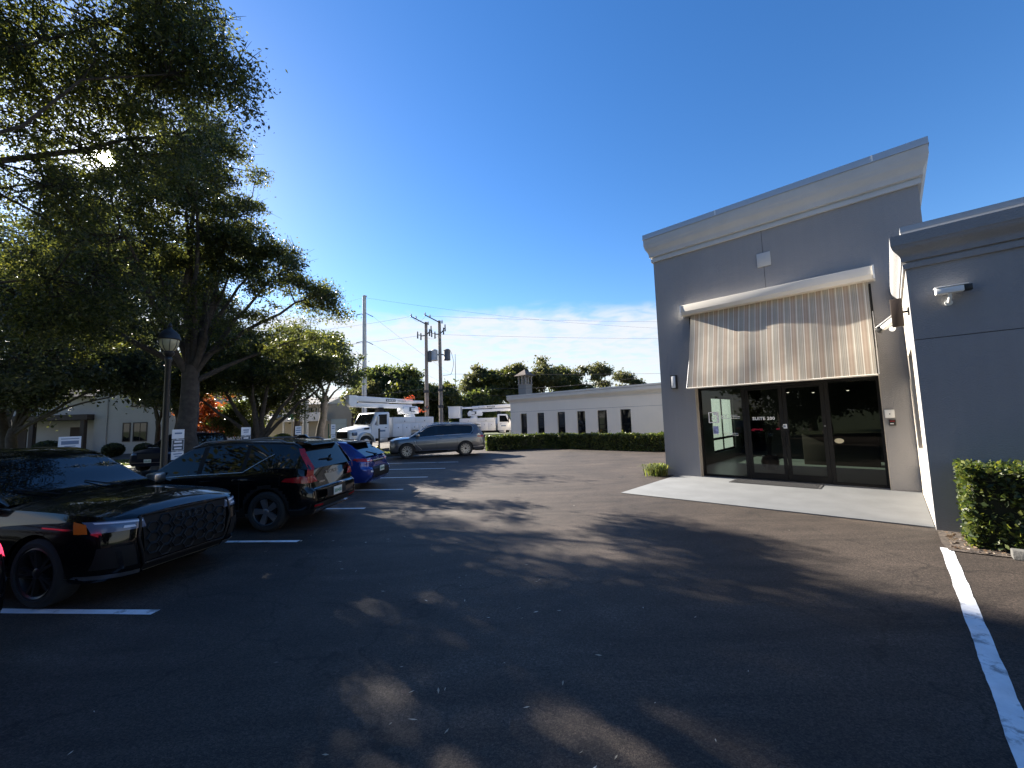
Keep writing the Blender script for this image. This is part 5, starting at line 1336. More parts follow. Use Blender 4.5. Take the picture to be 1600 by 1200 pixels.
    if orange:
        r = random.Random(2)
        for (cx, cz, s_) in ((-2.3, 3.62, .16), (-3.35, 2.55, .22)):
            v = MB()
            for i in range(26):
                p = Vector((cx+r.gauss(0, s_*1.3), r.gauss(0, .1)+.25, cz+abs(r.gauss(0, s_*.7))+.02)); d = Vector((r.gauss(0, 1), r.gauss(0, 1), r.gauss(0, 1))).normalized()*.13; e = d.orthogonal().normalized()*.09
                v.add([p-d, p+e, p+d, p-e], [(0, 1, 2, 3)])
            stuff(v.build('orange_cover', 'orange', T, fix=False))
M['chrome_dull'] = mat('chrome_dull', (.45, .45, .46), .35, metal=.9)
# first truck: bonnet towards us
hd = math.atan2(-.85, -.56)
T1 = thing('bucket_truck', 'white bucket truck with bonnet towards the viewer and orange cover on boom', 'truck', Vector((-10.75, 29.6, 0))-Vector((math.cos(hd), math.sin(hd), 0))*2.35*1.08-Vector((-math.sin(hd), math.cos(hd), 0))*1.05*1.08, hd)
T1.scale = (1.08, 1.08, 1.08)
bucket_truck(T1)
def bucket(T, x, z, name='bucket'):
    MB().lathe([(.001, 0), (.38, 0), (.42, .05), (.46, 1.0), (.49, 1.02), (.49, 1.07), (.44, 1.07), (.40, .1), (.001, .08)], 4, (x, 0, z)).build(name, 'paint_white', T, bevel=.03)
# second truck: pointing right, boom folded with the bucket hanging at its tail
T2 = thing('bucket_truck', 'white bucket truck half hidden by the cream office with square bucket at tail', 'truck', (-2.0, 46.5, 0), math.radians(-6))
bucket_truck(T2, orange=False)
MB().box(-5.35, -4.05, -.75, .75, 2.25, 3.55).build('bucket', 'paint_white', T2, bevel=.06)
MB().box(-5.40, -4.00, -.80, .80, 3.551, 3.62).build('bucket_rim', 'white_panel', T2)

# ------------------------------------------------------------------ poles and wires
def pole(name, label, x, y, h, r0, r1, m, cat='utility pole', group=None, lean=0.0):
    T = thing(name, label, cat, (x, y, 0), 0, group)
    MB().tube([(0, 0, -.2), (lean*.5, 0, h*.5), (lean, 0, h)], [r0, (r0+r1)/2, r1], 12).build('shaft', m, T, smooth=50)
    return T
P1 = pole('transmission_pole', 'tallest pole, pale grey steel, rising behind the first bucket truck', -15.95, 43.5, 15.9, .27, .20, 'pole_steel', lean=-.05)
for z in (14.0, 10.9, 8.2):
    for s in (-1, 1):
        MB().tube([(s*.2, 0, z), (s*.9, 0, z-.12-.25*(s > 0))], [.035, .05], 6).build('insulator', 'wire', P1)
MB().lathe([(.22, 0), (.22, .12), (.001, .2)], 12, (0, 0, 15.9)).build('pole_cap', 'pole_steel', P1)
def wood_pole(label, x, y, h, can, lean):
    T = pole('utility_pole', label, x, y, h, .20, .14, 'pole_wood', lean=lean)
    MB().tube([(0, -.12, h-.2), (-1.35, -.12, h+.55)], .055, 6).build('crossarm', 'wire', T)
    for (dx, dz) in ((-1.35, .62), (-.9, .4), (.22, -.15)):
        MB().lathe([(.03, -.15), (.09, -.12), (.05, -.04), (.09, 0), (.05, .06), (.08, .10), (.03, .18), (.001, .2)], 10, (dx, -.12, h+dz)).build('insulator', 'pole_steel', T, smooth=50)
    for (dx, dz) in ((-.75, -1.2), (-.45, -1.35), (.35, -1.0), (.5, -.7)):
        MB().tube([(0, -.1, h-1.3), (dx, -.15, h+dz)], .03, 5).build('bracket', 'wire', T)
        MB().tube([(dx, -.15, h+dz-.35), (dx, -.15, h+dz+.3)], [.07, .05], 7).build('fuse_cutout', 'wire', T)
    for (dx, r) in can:
        MB().lathe([(.001, -.55), (r, -.55), (r+.02, -.5), (r, -.45), (r, .35), (r+.03, .38), (r*.6, .5), (.001, .52)], 16, (dx, 0, h-3.2)).build('transformer', 'pole_steel' if dx < 0 else 'transf_dark', T, smooth=40)
        MB().tube([(0, 0, h-3.2), (dx, 0, h-3.2)], .06, 6).build('transformer_bracket', 'wire', T)
    if len(can) > 1:
        MB().tube([(.95+.25*math.sin(t*PI), 0, h-2.9-2.2*t) for t in np.linspace(0, 1, 12)]+[(.2, 0, h-5.15)], .02, 5).build('drop_loop', 'wire', T)
    for dz in (-6.5, -8.0): MB().box(-.25, .25, -.25, -.14, h+dz-.12, h+dz+.12).build('cable_box', 'wire', T)
    return T
M['transf_dark'] = mat('transf_dark', (.10, .10, .10), .6)
wood_pole('wooden utility pole left of its twin, leaning arm at the top', -7.85, 37.0, 11.2, [(.32, .17)], .0)
wood_pole('wooden utility pole carrying two transformer cans behind grey SUV', -6.55, 37.0, 11.3, [(-.55, .30), (.62, .30)], -.05)
mast = pole('radio_mast', 'thin far mast above the trees right of the utility poles', -12.6, 90, 17.0, .12, .05, 'wire', cat='mast')
def wire(label, pts, sag, r=.022):
    P = []
    for a, b in zip(pts, pts[1:]):
        a, b = Vector(a), Vector(b)
        for i in range(25):
            t = i/24; q = a+(b-a)*t; q.z -= sag*4*t*(1-t); P.append(q)
    o = MB().tube(P, r*.5, 4).build('overhead_wire', 'wire'); tag(o, label, 'wire')
    return o
wire('top wire running right from the tip of the steel pole', [(-16, 43.5, 15.8), (48, 62, 14.8)], 1.6, .018)
wire('top wire running left from the tip of the steel pole', [(-16, 43.5, 15.8), (-75, 66, 17)], 1.2, .018)
wire('wire falling from steel pole upper arm towards the wooden poles', [(-15.1, 43.5, 13.7), (-3.5, 60, 5.5)], .5, .022)
wire('wire falling from steel pole middle arm behind the wooden poles', [(-15.1, 43.5, 10.6), (-3.8, 60, 4.6)], .4, .022)
wire('wire falling from steel pole lowest arm behind the wooden poles', [(-15.1, 43.5, 7.9), (-4.5, 60, 3.8)], .4, .022)
for z, n in ((13.8, 'upper'), (10.7, 'middle'), (8.0, 'lowest')):
    wire('thick wire leaving steel pole %s arm to the left' % n, [(-16.8, 43.5, z), (-58, 52, z+.6)], .9, .03)
wire('wire joining both wooden pole tops and running far right', [(-30, 39, 11.0), (-9.2, 37, 11.8), (-7.9, 37, 11.8), (40, 41, 11.2)], .5, .016)
wire('second high wire passing both wooden poles', [(-30, 39, 9.4), (-8.0, 37, 10.0), (-6.6, 37, 10.0), (40, 41, 9.4)], .4, .016)
wire('single neutral wire running right from the transformer pole', [(-6.5, 37, 6.3), (40, 41, 6.1)], .3, .022)
wire('low thick cable slung across the trees behind both trucks', [(-34, 42, 4.9), (-7.8, 37.2, 5.0), (-6.5, 37.2, 5.1), (12, 39, 5.6)], .5, .03)
wire('low thin cable slung just under the thick cable behind the trucks', [(-34, 42, 4.2), (-7.8, 37.2, 4.3), (-6.5, 37.2, 4.4), (12, 39, 5.0)], .45, .022)

# ------------------------------------------------------------------ trees, hedges and plants
def rand_in(rs, n, bias=2.2):
    d = rs.normal(size=(n, 3)); d /= np.linalg.norm(d, axis=1)[:, None]
    return d*(rs.random(n)**(1/bias))[:, None]
def leaf_quads(rs, P, L, W, droop=0.0, flat=0.0, jit=.35):
    n = len(P); u = rs.normal(size=(n, 3)); u[:, 2] = u[:, 2]*(1-flat)-droop; u /= np.linalg.norm(u, axis=1)[:, None]
    v = np.cross(u, rs.normal(size=(n, 3))); v /= np.linalg.norm(v, axis=1)[:, None]+1e-9
    s = (1+jit*rs.normal(size=n)).clip(.5, 1.7)[:, None]
    a, b = u*L*s/2, v*W*s/2
    V = np.stack([P-a, P+b-a*.1, P+a, P-b-a*.1], 1).reshape(-1, 3); F = np.arange(n*4).reshape(-1, 4)
    return V, F
def tree(name, label, base, fork, r, lobes, nclump, nleaf, leaf=(.12, .06), m='leaf_oak', bark='bark', seed=1, group=None, clump_r=.55, droop=0.15, lean=(0, 0), limb_r=.45, twigs=True, cat='tree', stems=1, heavy=(), gap=False):
    """lobes: (x, y, z, rx, ry, rz, weight) in world coordinates"""
    rs = np.random.RandomState(seed); base = Vector(base)
    T = thing(name, label, cat, base, 0, group)
    top = Vector((lean[0], lean[1], fork))
    lob = [(Vector(l[:3])-base, np.array(l[3:6]), l[6] if len(l) > 6 else l[3]*l[4]*l[5]) for l in lobes]
    tr = MB()
    stem_tops = []
    for s in range(stems):
        o = Vector((rs.normal()*r*.6, rs.normal()*r*.6, 0)) if stems > 1 else Vector((0, 0, 0))
        tp = top+(Vector((rs.normal()*fork*.4, rs.normal()*fork*.3, 0)) if stems > 1 else Vector((0, 0, 0)))
        pts = [o+Vector((0, 0, -.15))]; rad = [r*1.45]
        for i in range(1, 6):
            t = i/5; pts.append(o+(tp-o)*t+Vector((rs.normal()*r*.15, rs.normal()*r*.15, 0))); rad.append(r*(1.18-.35*t) if i > 1 else r*1.15)
        tr.tube(pts, rad, 12); stem_tops.append(tp)
    nodes = []
    for i, (c, rr, w) in enumerate(lob):
        s0 = stem_tops[i % len(stem_tops)]; st = s0*(.82+.18*rs.random()) if stems == 1 else s0
        mid = st+(c-st)*.5+Vector((rs.normal()*.3, rs.normal()*.3, (c-st).length*.10))
        P = []; R = []
        end = c+Vector((0, 0, rr[2]*.3))
        for k in range(9):
            t = k/8; q = st*(1-t)**2+mid*2*t*(1-t)+end*t*t
            q += Vector(rs.normal(size=3).tolist())*.08*(c-st).length*.12*(t*(1-t)*4); P.append(q); R.append(max(.012, r*(limb_r*1.9 if i in heavy else limb_r)*(1-t*.85)*min(1, (.5+.25*rr[0]))))
        tr.tube(P, R, 7); nodes += P[2:]
    tr.build('trunk', bark, T, smooth=60)
    # foliage clumps
    W = np.array([w for _, _, w in lob]); W = W/W.sum(); idx = rs.choice(len(lob), nclump, p=W)
    U = rand_in(rs, nclump); CC = np.array([np.array(lob[i][0])+U[k]*lob[i][1] for k, i in enumerate(idx)])
    if twigs:
        bm_ = MB(); nd = np.array([list(p) for p in nodes])
        order = range(nclump)
        for k in order:
            d = np.linalg.norm(nd-CC[k], axis=1); j = int(d.argmin())
            if d[j] < .15: continue
            a, b = Vector(nd[j].tolist()), Vector(CC[k].tolist()); mm = (a+b)/2+Vector(rs.normal(size=3).tolist())*float(d[j])*.10
            r0 = min(.05, .012+.012*d[j])*(1 if leaf[0] < .2 else 2)
            bm_.tube([a, mm, b], [r0, r0*.7, r0*.3], 4, cap=False)
            if leaf[0] < .13:
                for q in range(6):
                    e = b+Vector(rs.normal(size=3).tolist())*clump_r*.75; bm_.tube([b+(mm-b)*.15*q/6, (b+e)/2+Vector((0, 0, .04)), e], [.009, .007, .003], 3, cap=False)
        bm_.build('branches', 'twig', T, fix=False)
    cs = clump_r*(.6+.8*rs.random(nclump)); ci = rs.choice(nclump, nleaf, p=(cs**2.2)/(cs**2.2).sum())
    off = rs.normal(size=(nleaf, 3))*.5; off[:, 2] *= .62
    P = CC[ci]+off*cs[ci][:, None]
    if droop > .3: P[:, 2] -= np.abs(rs.normal(size=nleaf))*cs[ci]*.7
    if gap:   # leaves cleared along the camera's line to the sun, so its disc shows
        q = P+np.array(list(base))-np.array([0, 0, CAM_H]); s = np.array(list(SUN_DIR)); t = q@s; dd = np.linalg.norm(q-t[:, None]*s, axis=1)
        P = P[dd > (.004+.010*rs.random(len(P)))*t]
    V, F = leaf_quads(rs, P, leaf[0], leaf[1], droop)
    np_mesh('crown', V, F, m, T)
    return T
# the big oak by the lamp post
tree('oak_tree', 'largest oak, stout trunk between lamp post and black crossover', (-12.0, 15.0, 0), 4.3, .31,
     [(-12.4, 15.0, 11.4, 2.9, 2.6, 2.4, 24), (-10.9, 15.2, 9.7, 1.4, 2.0, 1.5, 9), (-9.2, 15.6, 7.6, 1.5, 1.8, 1.1, 6), (-7.6, 16.2, 7.1, 1.05, 1.2, .85, 3.4), (-14.0, 15.2, 8.4, 3.0, 2.6, 2.3, 20),
      (-10.9, 14.2, 6.0, 1.8, 1.8, 1.2, 6), (-12.6, 15.0, 13.8, 2.0, 2.2, 1.2, 7), (-8.9, 16.6, 5.3, 1.1, 1.2, .7, 2), (-15.0, 13.6, 5.8, 2.4, 2.0, 1.5, 8), (-10.9, 13.6, 11.6, 1.15, 1.7, 1.3, 5),
      (-12.5, 12.0, 9.0, 1.9, 1.8, 2.2, 10), (-10.6, 15.4, 8.7, 1.0, 1.5, 1.0, 4), (-9.3, 15.8, 9.0, .8, 1.0, .5, 1.5), (-11.8, 15.6, 8.3, 1.6, 1.4, 1.0, 5.5)],
     435, 122000, (.10, .05), 'leaf_oak', seed=11, clump_r=.44, gap=True)
# live oak whose trunk is out of the frame, its limb crosses the upper left corner
tree('live_oak', 'overhanging live oak filling the upper left corner with drooping sprays', (-13.2, 4.2, 0), 2.6, .42,
     [(-8.9, 10.4, 9.6, 1.4, 1.4, 1.1, 4), (-8.9, 8.2, 9.4, 1.8, 1.8, 1.5, 10), (-7.5, 8.0, 10.8, 1.4, 1.6, 1.3, 9), (-6.0, 8.2, 9.7, .85, 1.1, .7, 3.0), (-10.6, 8.8, 7.2, 1.9, 1.7, 1.5, 9),
      (-11.0, 7.0, 9.6, 2.4, 2.0, 1.8, 13), (-9.4, 6.2, 12.4, 2.4, 2.2, 1.6, 12), (-6.4, 7.4, 11.6, .9, 1.4, .8, 4), (-12.0, 9.4, 5.0, 1.6, 1.6, 1.1, 5), (-14, 5, 9, 3, 3, 2, 10), (-6.6, 5.2, 12.8, 1.5, 1.8, 1.2, 6), (-10.6, 10.0, 5.6, 1.6, 1.5, 1.1, 6)],
     420, 120000, (.085, .036), 'leaf_oak', seed=23, clump_r=.42, droop=.5, limb_r=.2, heavy=(0,), gap=True)
tree('oak_tree', 'low branching oak hiding the gabled house roof', (-25.3, 20.5, 0), 2.2, .22,
     [(-18.3, 20.0, 5.0, 1.6, 1.5, .9, 6), (-20.5, 20.3, 5.6, 1.9, 1.6, 1.1, 8), (-23.0, 20.6, 5.4, 2.0, 1.6, 1.1, 8), (-25.2, 20.4, 4.7, 1.8, 1.5, 1.0, 7), (-21.5, 20.5, 7.4, 2.4, 1.8, 1.3, 9), (-17.2, 19.6, 3.9, .9, .9, .5, 2), (-20.4, 19.4, 11.6, 2.4, 2.2, 1.6, 11), (-18.0, 20.6, 10.6, 1.6, 1.5, 1.3, 6)],
     230, 52000, (.17, .085), 'leaf_dark', seed=58, clump_r=.6, droop=.35, group='dark oaks before the left houses')
tree('oak_tree', 'small dense oak added by the gabled house to shade the navy SUV', (-25.4, 29.0, 0), 2.6, .16,  # added to keep the sun off the navy SUV and driveway
     [(-25.6, 28.8, 4.6, 1.5, 1.3, .9, 6), (-23.9, 28.4, 5.0, 1.5, 1.3, 1.0, 6), (-24.8, 28.8, 6.4, 1.6, 1.3, 1.0, 6), (-26.8, 29.2, 5.6, 1.4, 1.3, .9, 5), (-24.0, 26.2, 6.0, 1.9, 1.6, 1.4, 10), (-22.0, 25.0, 4.9, 1.7, 1.4, 1.1, 8), (-25.6, 27.2, 7.6, 1.9, 1.6, 1.3, 9), (-20.3, 23.6, 4.2, 1.2, 1.1, .8, 4)],
     230, 44000, (.18, .09), 'leaf_dark', seed=59, clump_r=.65, group='dark oaks before the left houses')
# second oak, many limbs from a low fork
tree('oak_tree', 'wide low forked oak behind the black crossover roof', (-14.2, 22.6, 0), 1.1, .26,
     [(-17.3, 22.6, 5.2, 1.9, 1.7, 1.3, 8), (-15.4, 22.8, 6.4, 1.8, 1.6, 1.2, 8), (-13.2, 22.9, 6.3, 1.8, 1.6, 1.2, 8), (-11.2, 23.0, 5.4, 1.7, 1.5, 1.2, 7), (-9.9, 23.2, 4.5, 1.1, 1.2, .9, 3), (-14.3, 22.0, 4.8, 2.4, 1.5, .9, 7), (-18.6, 22.4, 4.0, 1.3, 1.3, 1.0, 4)],
     230, 52000, (.12, .06), 'leaf_oak', seed=31, clump_r=.42, limb_r=.62)
tree('oak_tree', 'slim oak with bare leaning trunk beside the tan house balcony', (-14.9, 31, 0), 4.2, .27,
     [(-15.6, 31, 7.3, 1.9, 1.7, 1.3), (-13.4, 31, 6.9, 1.7, 1.6, 1.1), (-17.2, 31, 6.2, 1.5, 1.5, 1.0), (-12.0, 31, 5.5, 1.2, 1.2, .8), (-14.6, 31, 8.3, 1.4, 1.3, .9)], 90, 17000, (.2, .1), 'leaf_mid', 'bark_pale', seed=37, clump_r=.6, lean=(.5, 0))
tree('oak_tree', 'dark straight trunked oak left of the grey concrete post', (-17.6, 33, 0), 4.4, .22,
     [(-18.4, 33, 6.6, 2.1, 1.8, 1.3), (-16.6, 33, 7.6, 1.8, 1.6, 1.2), (-20.2, 33, 5.6, 1.6, 1.5, 1.1)], 70, 13000, (.2, .1), 'leaf_oak', seed=41, clump_r=.6)
tree('small_tree', 'small rusty orange leaved tree right of the big trunk', (-22.3, 30, 0), .8, .10,
     [(-23.0, 30, 2.8, 1.3, 1.2, 1.2), (-21.6, 30, 2.6, 1.2, 1.2, 1.2), (-22.3, 30, 3.9, 1.1, 1.0, .9)], 60, 9000, (.16, .08), 'leaf_orange', seed=43, clump_r=.45)
tree('small_tree', 'pale green bushy tree between the orange tree and forked oak', (-19.6, 29, 0), .8, .10,
     [(-20.2, 29, 2.3, 1.2, 1.1, 1.0), (-18.9, 29, 2.0, 1.1, 1.1, .9), (-19.6, 29, 3.3, 1.0, 1.0, .8)], 55, 9000, (.16, .08), 'leaf_mid', seed=47, clump_r=.45)
for i, (x, y, h, sd, lab) in enumerate(((-26.4, 21.5, 13.5, 51, 'dark oak with leaning stems before the porch at far left'), (-22.0, 26.5, 14.5, 52, 'tall dark oak crown rising in front of the gabled house'), (-34, 27, 14.5, 53, 'dark oak at left frame edge beyond the porch'), (-17.0, 27.0, 10.5, 54, 'dark oak crown between the gabled house and forked oak'), (-20.5, 13.2, 11.5, 55, 'dark spreading oak above the white sign at left'))):
    r = random.Random(sd); L = []
    for k in range(9):
        a = r.uniform(0, 2*PI); d = r.uniform(.8, 3.6); z = h*r.uniform(.30, .9); L.append((x+d*math.cos(a), y+d*math.sin(a)*.7, z, r.uniform(1.8, 2.8), r.uniform(1.6, 2.4), r.uniform(1.2, 1.8)))
    tree('oak_tree', lab, (x, y, 0), 3.0, .28, L, 260, 36000, (.15, .075), 'leaf_dark' if i != 3 else 'leaf_oak', seed=sd, clump_r=.75, group='dark oaks before the left houses', lean=(-.9 if i == 0 else .2, 0), stems=2 if i == 0 else 1)
# trees behind the viewer, mirrored in car windows and shop glass
for i, (x, y, h) in enumerate(((-13, -4.5, 14), (-6.5, -12, 13), (3.5, -16, 11), (-15, -10, 13), (-20, -13, 15))):
    r = random.Random(300+i); L = []
    for k in range(13):
        a = r.uniform(0, 2*PI); d = r.uniform(.5, 4.0); L.append((x+d*math.cos(a), y+d*math.sin(a), h*r.uniform(.14, .9), 2.4, 2.4, 1.6))
    tree('oak_tree', ['oak mirrored in the black crossover windows', 'oak mirrored in the near bonnet', 'oak mirrored in the glass doors', 'broad oak mirrored in the right glass pane', 'tall oak mirrored in the left glass pane'][i], (x, y, 0), 3, .3, L, 170, 26000, (.30, .17), 'leaf_dark', seed=310+i, clump_r=1.0, twigs=False)
# trees beyond the street
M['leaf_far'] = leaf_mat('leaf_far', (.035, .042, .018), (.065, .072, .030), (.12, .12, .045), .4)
FAR = [  # px azimuth x, y, top, half width, label, material, leaf count
 (-15.6, 55, 9.6, 3.4, 'bushy tree behind the tan house and steel pole', 'leaf_mid', 8000), (-21.5, 60, 8.6, 3.6, 'round tree rising behind the tan house roof', 'leaf_mid', 7000),
 (-11.0, 56, 8.2, 2.6, 'tree above the first bucket truck boom', 'leaf_oak', 6500), (-18.3, 52, 7.4, 2.2, 'tree between steel pole and slim oak', 'leaf_oak', 5000),
 (-13.2, 50, 6.6, 2.3, 'low dark tree behind the first bucket truck cab', 'leaf_dark', 6000), (-9.0, 52, 5.6, 2.0, 'dark shrubby tree left of the wooden poles', 'leaf_dark', 6000),
 (-6.9, 58, 5.4, 1.8, 'yellowish small tree between the two wooden poles', 'leaf_mid', 5000), (-4.6, 60, 5.6, 1.9, 'small tree just right of the wooden poles', 'leaf_mid', 5000),
 (-5.2, 66, 9.4, 3.2, 'rounded tree left of the palm like crown', 'leaf_oak', 8500), (-2.2, 64, 9.9, 2.8, 'dense dark tree left of the lookout tower', 'leaf_dark', 9000), (.3, 68, 10.6, 3.0, 'tall tree just left of the lookout tower', 'leaf_oak', 8000),
 (5.0, 68, 11.0, 3.0, 'tall open crowned tree right of the lookout tower', 'leaf_oak', 7000), (9.6, 70, 10.2, 2.8, 'lower tree in the middle of the row above the cream office', 'leaf_dark', 6500),
 (12.8, 72, 11.4, 2.2, 'tall thin crowned tree above the cream office roof', 'leaf_oak', 4500), (16.8, 74, 10.6, 2.8, 'tree second from right above the cream office', 'leaf_oak', 6000), (21.5, 77, 10.2, 2.2, 'sparse tree above the cream office nearest the entrance block', 'leaf_oak', 3500), (24.6, 78, 9.4, 1.8, 'sparse small tree against grey entrance block edge', 'leaf_oak', 2500)]
for i, (x, y, h, w, lab, m, n) in enumerate(FAR):
    h *= 1.08; w *= 1.22
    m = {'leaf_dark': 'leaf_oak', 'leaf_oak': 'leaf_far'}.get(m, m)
    r = random.Random(100+i); L = []
    for k in range(11):
        a = r.uniform(0, 2*PI); f = r.uniform(.1, .8)
        zt = r.uniform(.30, .93); wz = w*(1-.35*abs(zt-.6))
        L.append((x+wz*f*math.cos(a), y+wz*f*math.sin(a), h*zt, w*r.uniform(.30, .5), w*r.uniform(.3, .5), min(h*.15, w*r.uniform(.28, .4))))
    tree('oak_tree', lab, (x, y, 0), h*.28, .22, L, 100, int(n*2.2), (.38, .21), m, seed=200+i, clump_r=.85, group='trees beyond the street', twigs=True)
# wood farther off, closing the horizon
rs = np.random.RandomState(9); n = 26000
ang = rs.uniform(-1.25, 1.0, n); rad = rs.uniform(95, 150, n); hh = rs.uniform(0, 1, n)
topv = 6.0+1.8*np.sin(ang*23)+1.2*np.sin(ang*57+1)
P = np.stack([np.sin(ang)*rad, np.cos(ang)*rad, hh**.8*topv], 1)
V, F = leaf_quads(rs, P, 1.5, .9)
stuff(np_mesh('distant_wood', V, F, 'leaf_dark'), 'dark low wood along the horizon behind the houses and office', 'wood')

def hedge(label, path, w, h, n, leaf, m, seed):
    rs = np.random.RandomState(seed); pts = [Vector((*p, 0)) for p in path]
    T = thing('hedge', label, 'hedge', pts[0])
    Ls = [(b-a).length for a, b in zip(pts, pts[1:])]; tot = sum(Ls)
    cum = np.cumsum([0]+Ls); t = rs.random(n)*tot; seg = np.clip(np.searchsorted(cum, t, side='right')-1, 0, len(Ls)-1)
    A = np.array([list(p) for p in pts]); D = np.array([list((b-a).normalized()) for a, b in zip(pts, pts[1:])]); S = np.stack([-D[:, 1], D[:, 0], D[:, 2]*0], 1)
    C0 = A[seg]+D[seg]*(t-cum[seg])[:, None]
    # over front, top, back and the two ends
    per = 2*h+w; s = rs.random(n)*per
    lat = np.where(s < h, -w/2, np.where(s < h+w, s-h-w/2, w/2)); z = np.where(s < h, s, np.where(s < h+w, h, h-(s-h-w)))
    depth = np.abs(rs.normal(size=n))*.07
    wob = .03*np.sin(t*3.1+z*4)+.025*np.sin(t*7.7+lat*5)
    lat2 = lat+np.where(s < h, depth, np.where(s < h+w, 0, -depth))+np.where(s < h, -wob, np.where(s < h+w, 0, wob)); z2 = np.clip(z-np.where((s >= h) & (s < h+w), depth-wob, 0), .03, None)
    P = C0+S[seg]*lat2[:, None]; P[:, 2] = z2
    ne = int(n*w/max(tot, 1)*.9)
    for e, d in ((0, -1), (-1, 1)):
        Pe = A[e]+S[e]*rs.uniform(-w/2, w/2, ne)[:, None]-D[e]*d*(np.abs(rs.normal(size=ne))*.07)[:, None]; Pe[:, 2] = rs.uniform(.03, h, ne); P = np.concatenate([P, Pe])
    P = P+rs.normal(size=P.shape)*.012; P[:, 2] = P[:, 2].clip(.02)
    ns = int(n*.035); si = rs.choice(len(P), ns); Q = P[si].copy(); Q[:, 2] += np.abs(rs.normal(size=ns))*.05*(Q[:, 2] > h*.85); Q += rs.normal(size=Q.shape)*.035; Q[:, 2] = Q[:, 2].clip(.02)
    keep = (np.sin(P[:, 0]*5.3+P[:, 2]*4)+np.sin(P[:, 1]*6.1-P[:, 2]*7)+rs.normal(size=len(P))*.7) > -1.5
    P = np.concatenate([P[keep], Q])
    V, F = leaf_quads(rs, P-np.array(list(pts[0])), leaf[0], leaf[1])
    stuff(np_mesh('foliage', V, F, m, T))
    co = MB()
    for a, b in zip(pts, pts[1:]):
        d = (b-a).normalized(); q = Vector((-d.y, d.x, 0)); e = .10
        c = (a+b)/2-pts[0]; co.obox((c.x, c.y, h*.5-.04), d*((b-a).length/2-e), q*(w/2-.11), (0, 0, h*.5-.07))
    co.build('shade_core', 'hedge_shade', T, fix=False)  # solid dark core, the shade between the leaves put into its colour
    st = MB(); r = random.Random(seed)
    for k in range(int(tot/.45)):
        t_ = r.uniform(0, tot); j = max(i for i in range(len(Ls)) if cum[i] <= t_); c = pts[j]+(pts[j+1]-pts[j]).normalized()*(t_-cum[j])-pts[0]
        q = Vector((r.uniform(-.1, .1), r.uniform(-.1, .1), 0)); st.tube([(c.x, c.y, -.02), (c.x+q.x, c.y+q.y, .35)], .02, 5)
    st.build('stems', 'twig', T, fix=False)
M['litter'] = leaf_mat('litter', (.06, .04, .025), (.16, .11, .07), (.34, .27, .19), .1)
M['hedge_shade'] = mat('hedge_shade', (.018, .02, .009), 1.0)  # near-black green, stands in for shade inside the foliage
hedge('clipped glossy green hedge against the wing wall at right edge', [xy(.62, 8.62), xy(5.0, 8.62)], .82, 1.10, 17000, (.062, .036), 'leaf_hedge', 61)
hedge('long low clipped hedge in front of the cream office', [(-1.75, 25.9), (2.2, 26.5), xy(-5.2, 21.3)], .9, .92, 30000, (.11, .06), 'leaf_hedge', 62)
def ball_shrub(label, x, y, r, z0=.35, m='leaf_hedge', n=3500, name='topiary_shrub', group=None):
    rs = np.random.RandomState(int(abs(x)*100)); T = thing(name, label, 'shrub', (x, y, 0), 0, group)
    MB().tube([(0, 0, -.1), (.03, 0, z0+r*.6)], .05, 6).build('stem', 'bark', T)
    d = rs.normal(size=(n, 3)); d /= np.linalg.norm(d, axis=1)[:, None]; P = d*r*(1-np.abs(rs.normal(size=n))*.06)[:, None]*np.array([1.1, 1.1, .85]); P[:, 2] += z0+r*.85
    V, F = leaf_quads(rs, P, .13, .07); stuff(np_mesh('foliage', V, F, m, T))
    MB().sphere((0, 0, z0+r*.85), r*.88, 14, 8, .8).build('shade_core', 'hedge_shade', T)  # dark ball inside the shrub, inner shade painted as colour
ball_shrub('larger round clipped shrub in front of the tan house', -15.9, 28, .62)
ball_shrub('smaller round clipped shrub beside the forked oak trunk', -17.0, 28.2, .50)
ball_shrub('dark square shrub below the slim oak', -13.9, 32.5, .75, .1, 'leaf_dark', name='shrub')
for i, (x, y, r) in enumerate(((-30.5, 31, .6), (-28.6, 31.5, .55), (-26.5, 31.2, .5), (-35.5, 31, .8), (-38.5, 29, .9), (-24.5, 29, .6), (-22.2, 27, .5), (-41, 27, 1.0))):
    ball_shrub(['leftmost of three low shrubs under the gabled house', 'middle low shrub under the gabled house windows', 'low shrub right of the gabled house windows', 'dark shrub below the left house porch', 'wide dark shrub left of the porch door', 'dark shrub behind the navy SUV roof', 'small dark shrub right of the navy SUV', 'largest dark shrub at left frame edge'][i], x, y, r, .02, 'leaf_dark', 2500, 'shrub', 'shrubs along the left verge')
def blades(name, label, cat, pts, h, w, n, m, seed, kind=None):
    rs = np.random.RandomState(seed); P = pts(rs, n); a = rs.uniform(0, 2*PI, n); hh = h*(.5+.7*rs.random(n)); out = hh*(.3+.6*rs.random(n))
    d = np.stack([np.cos(a), np.sin(a), a*0], 1); s = np.stack([-np.sin(a), np.cos(a), a*0], 1)*w
    mid = P+d*(out*.45)[:, None]; mid[:, 2] += hh*.8; tip = P+d*(out*1.35)[:, None]; tip[:, 2] += hh*.55
    V = np.stack([P-s, P+s, mid+s*.8, mid-s*.8, tip], 1).reshape(-1, 3); i = np.arange(n)*5
    F = np.concatenate([np.stack([i, i+1, i+2, i+3], 1), np.stack([i+3, i+2, i+4, i+4], 1)])
    me = bpy.data.meshes.new(name); me.from_pydata(V.tolist(), [], [tuple(f) if f[2] != f[3] else tuple(f[:3]) for f in F.tolist()]); me.materials.append(M[m])
    o = bpy.data.objects.new(name, me); C.objects.link(o); return o
T = thing('grass_clump', 'arching green grass clump at left foot of grey entrance block', 'plant', AB(-5.62, 12.62))
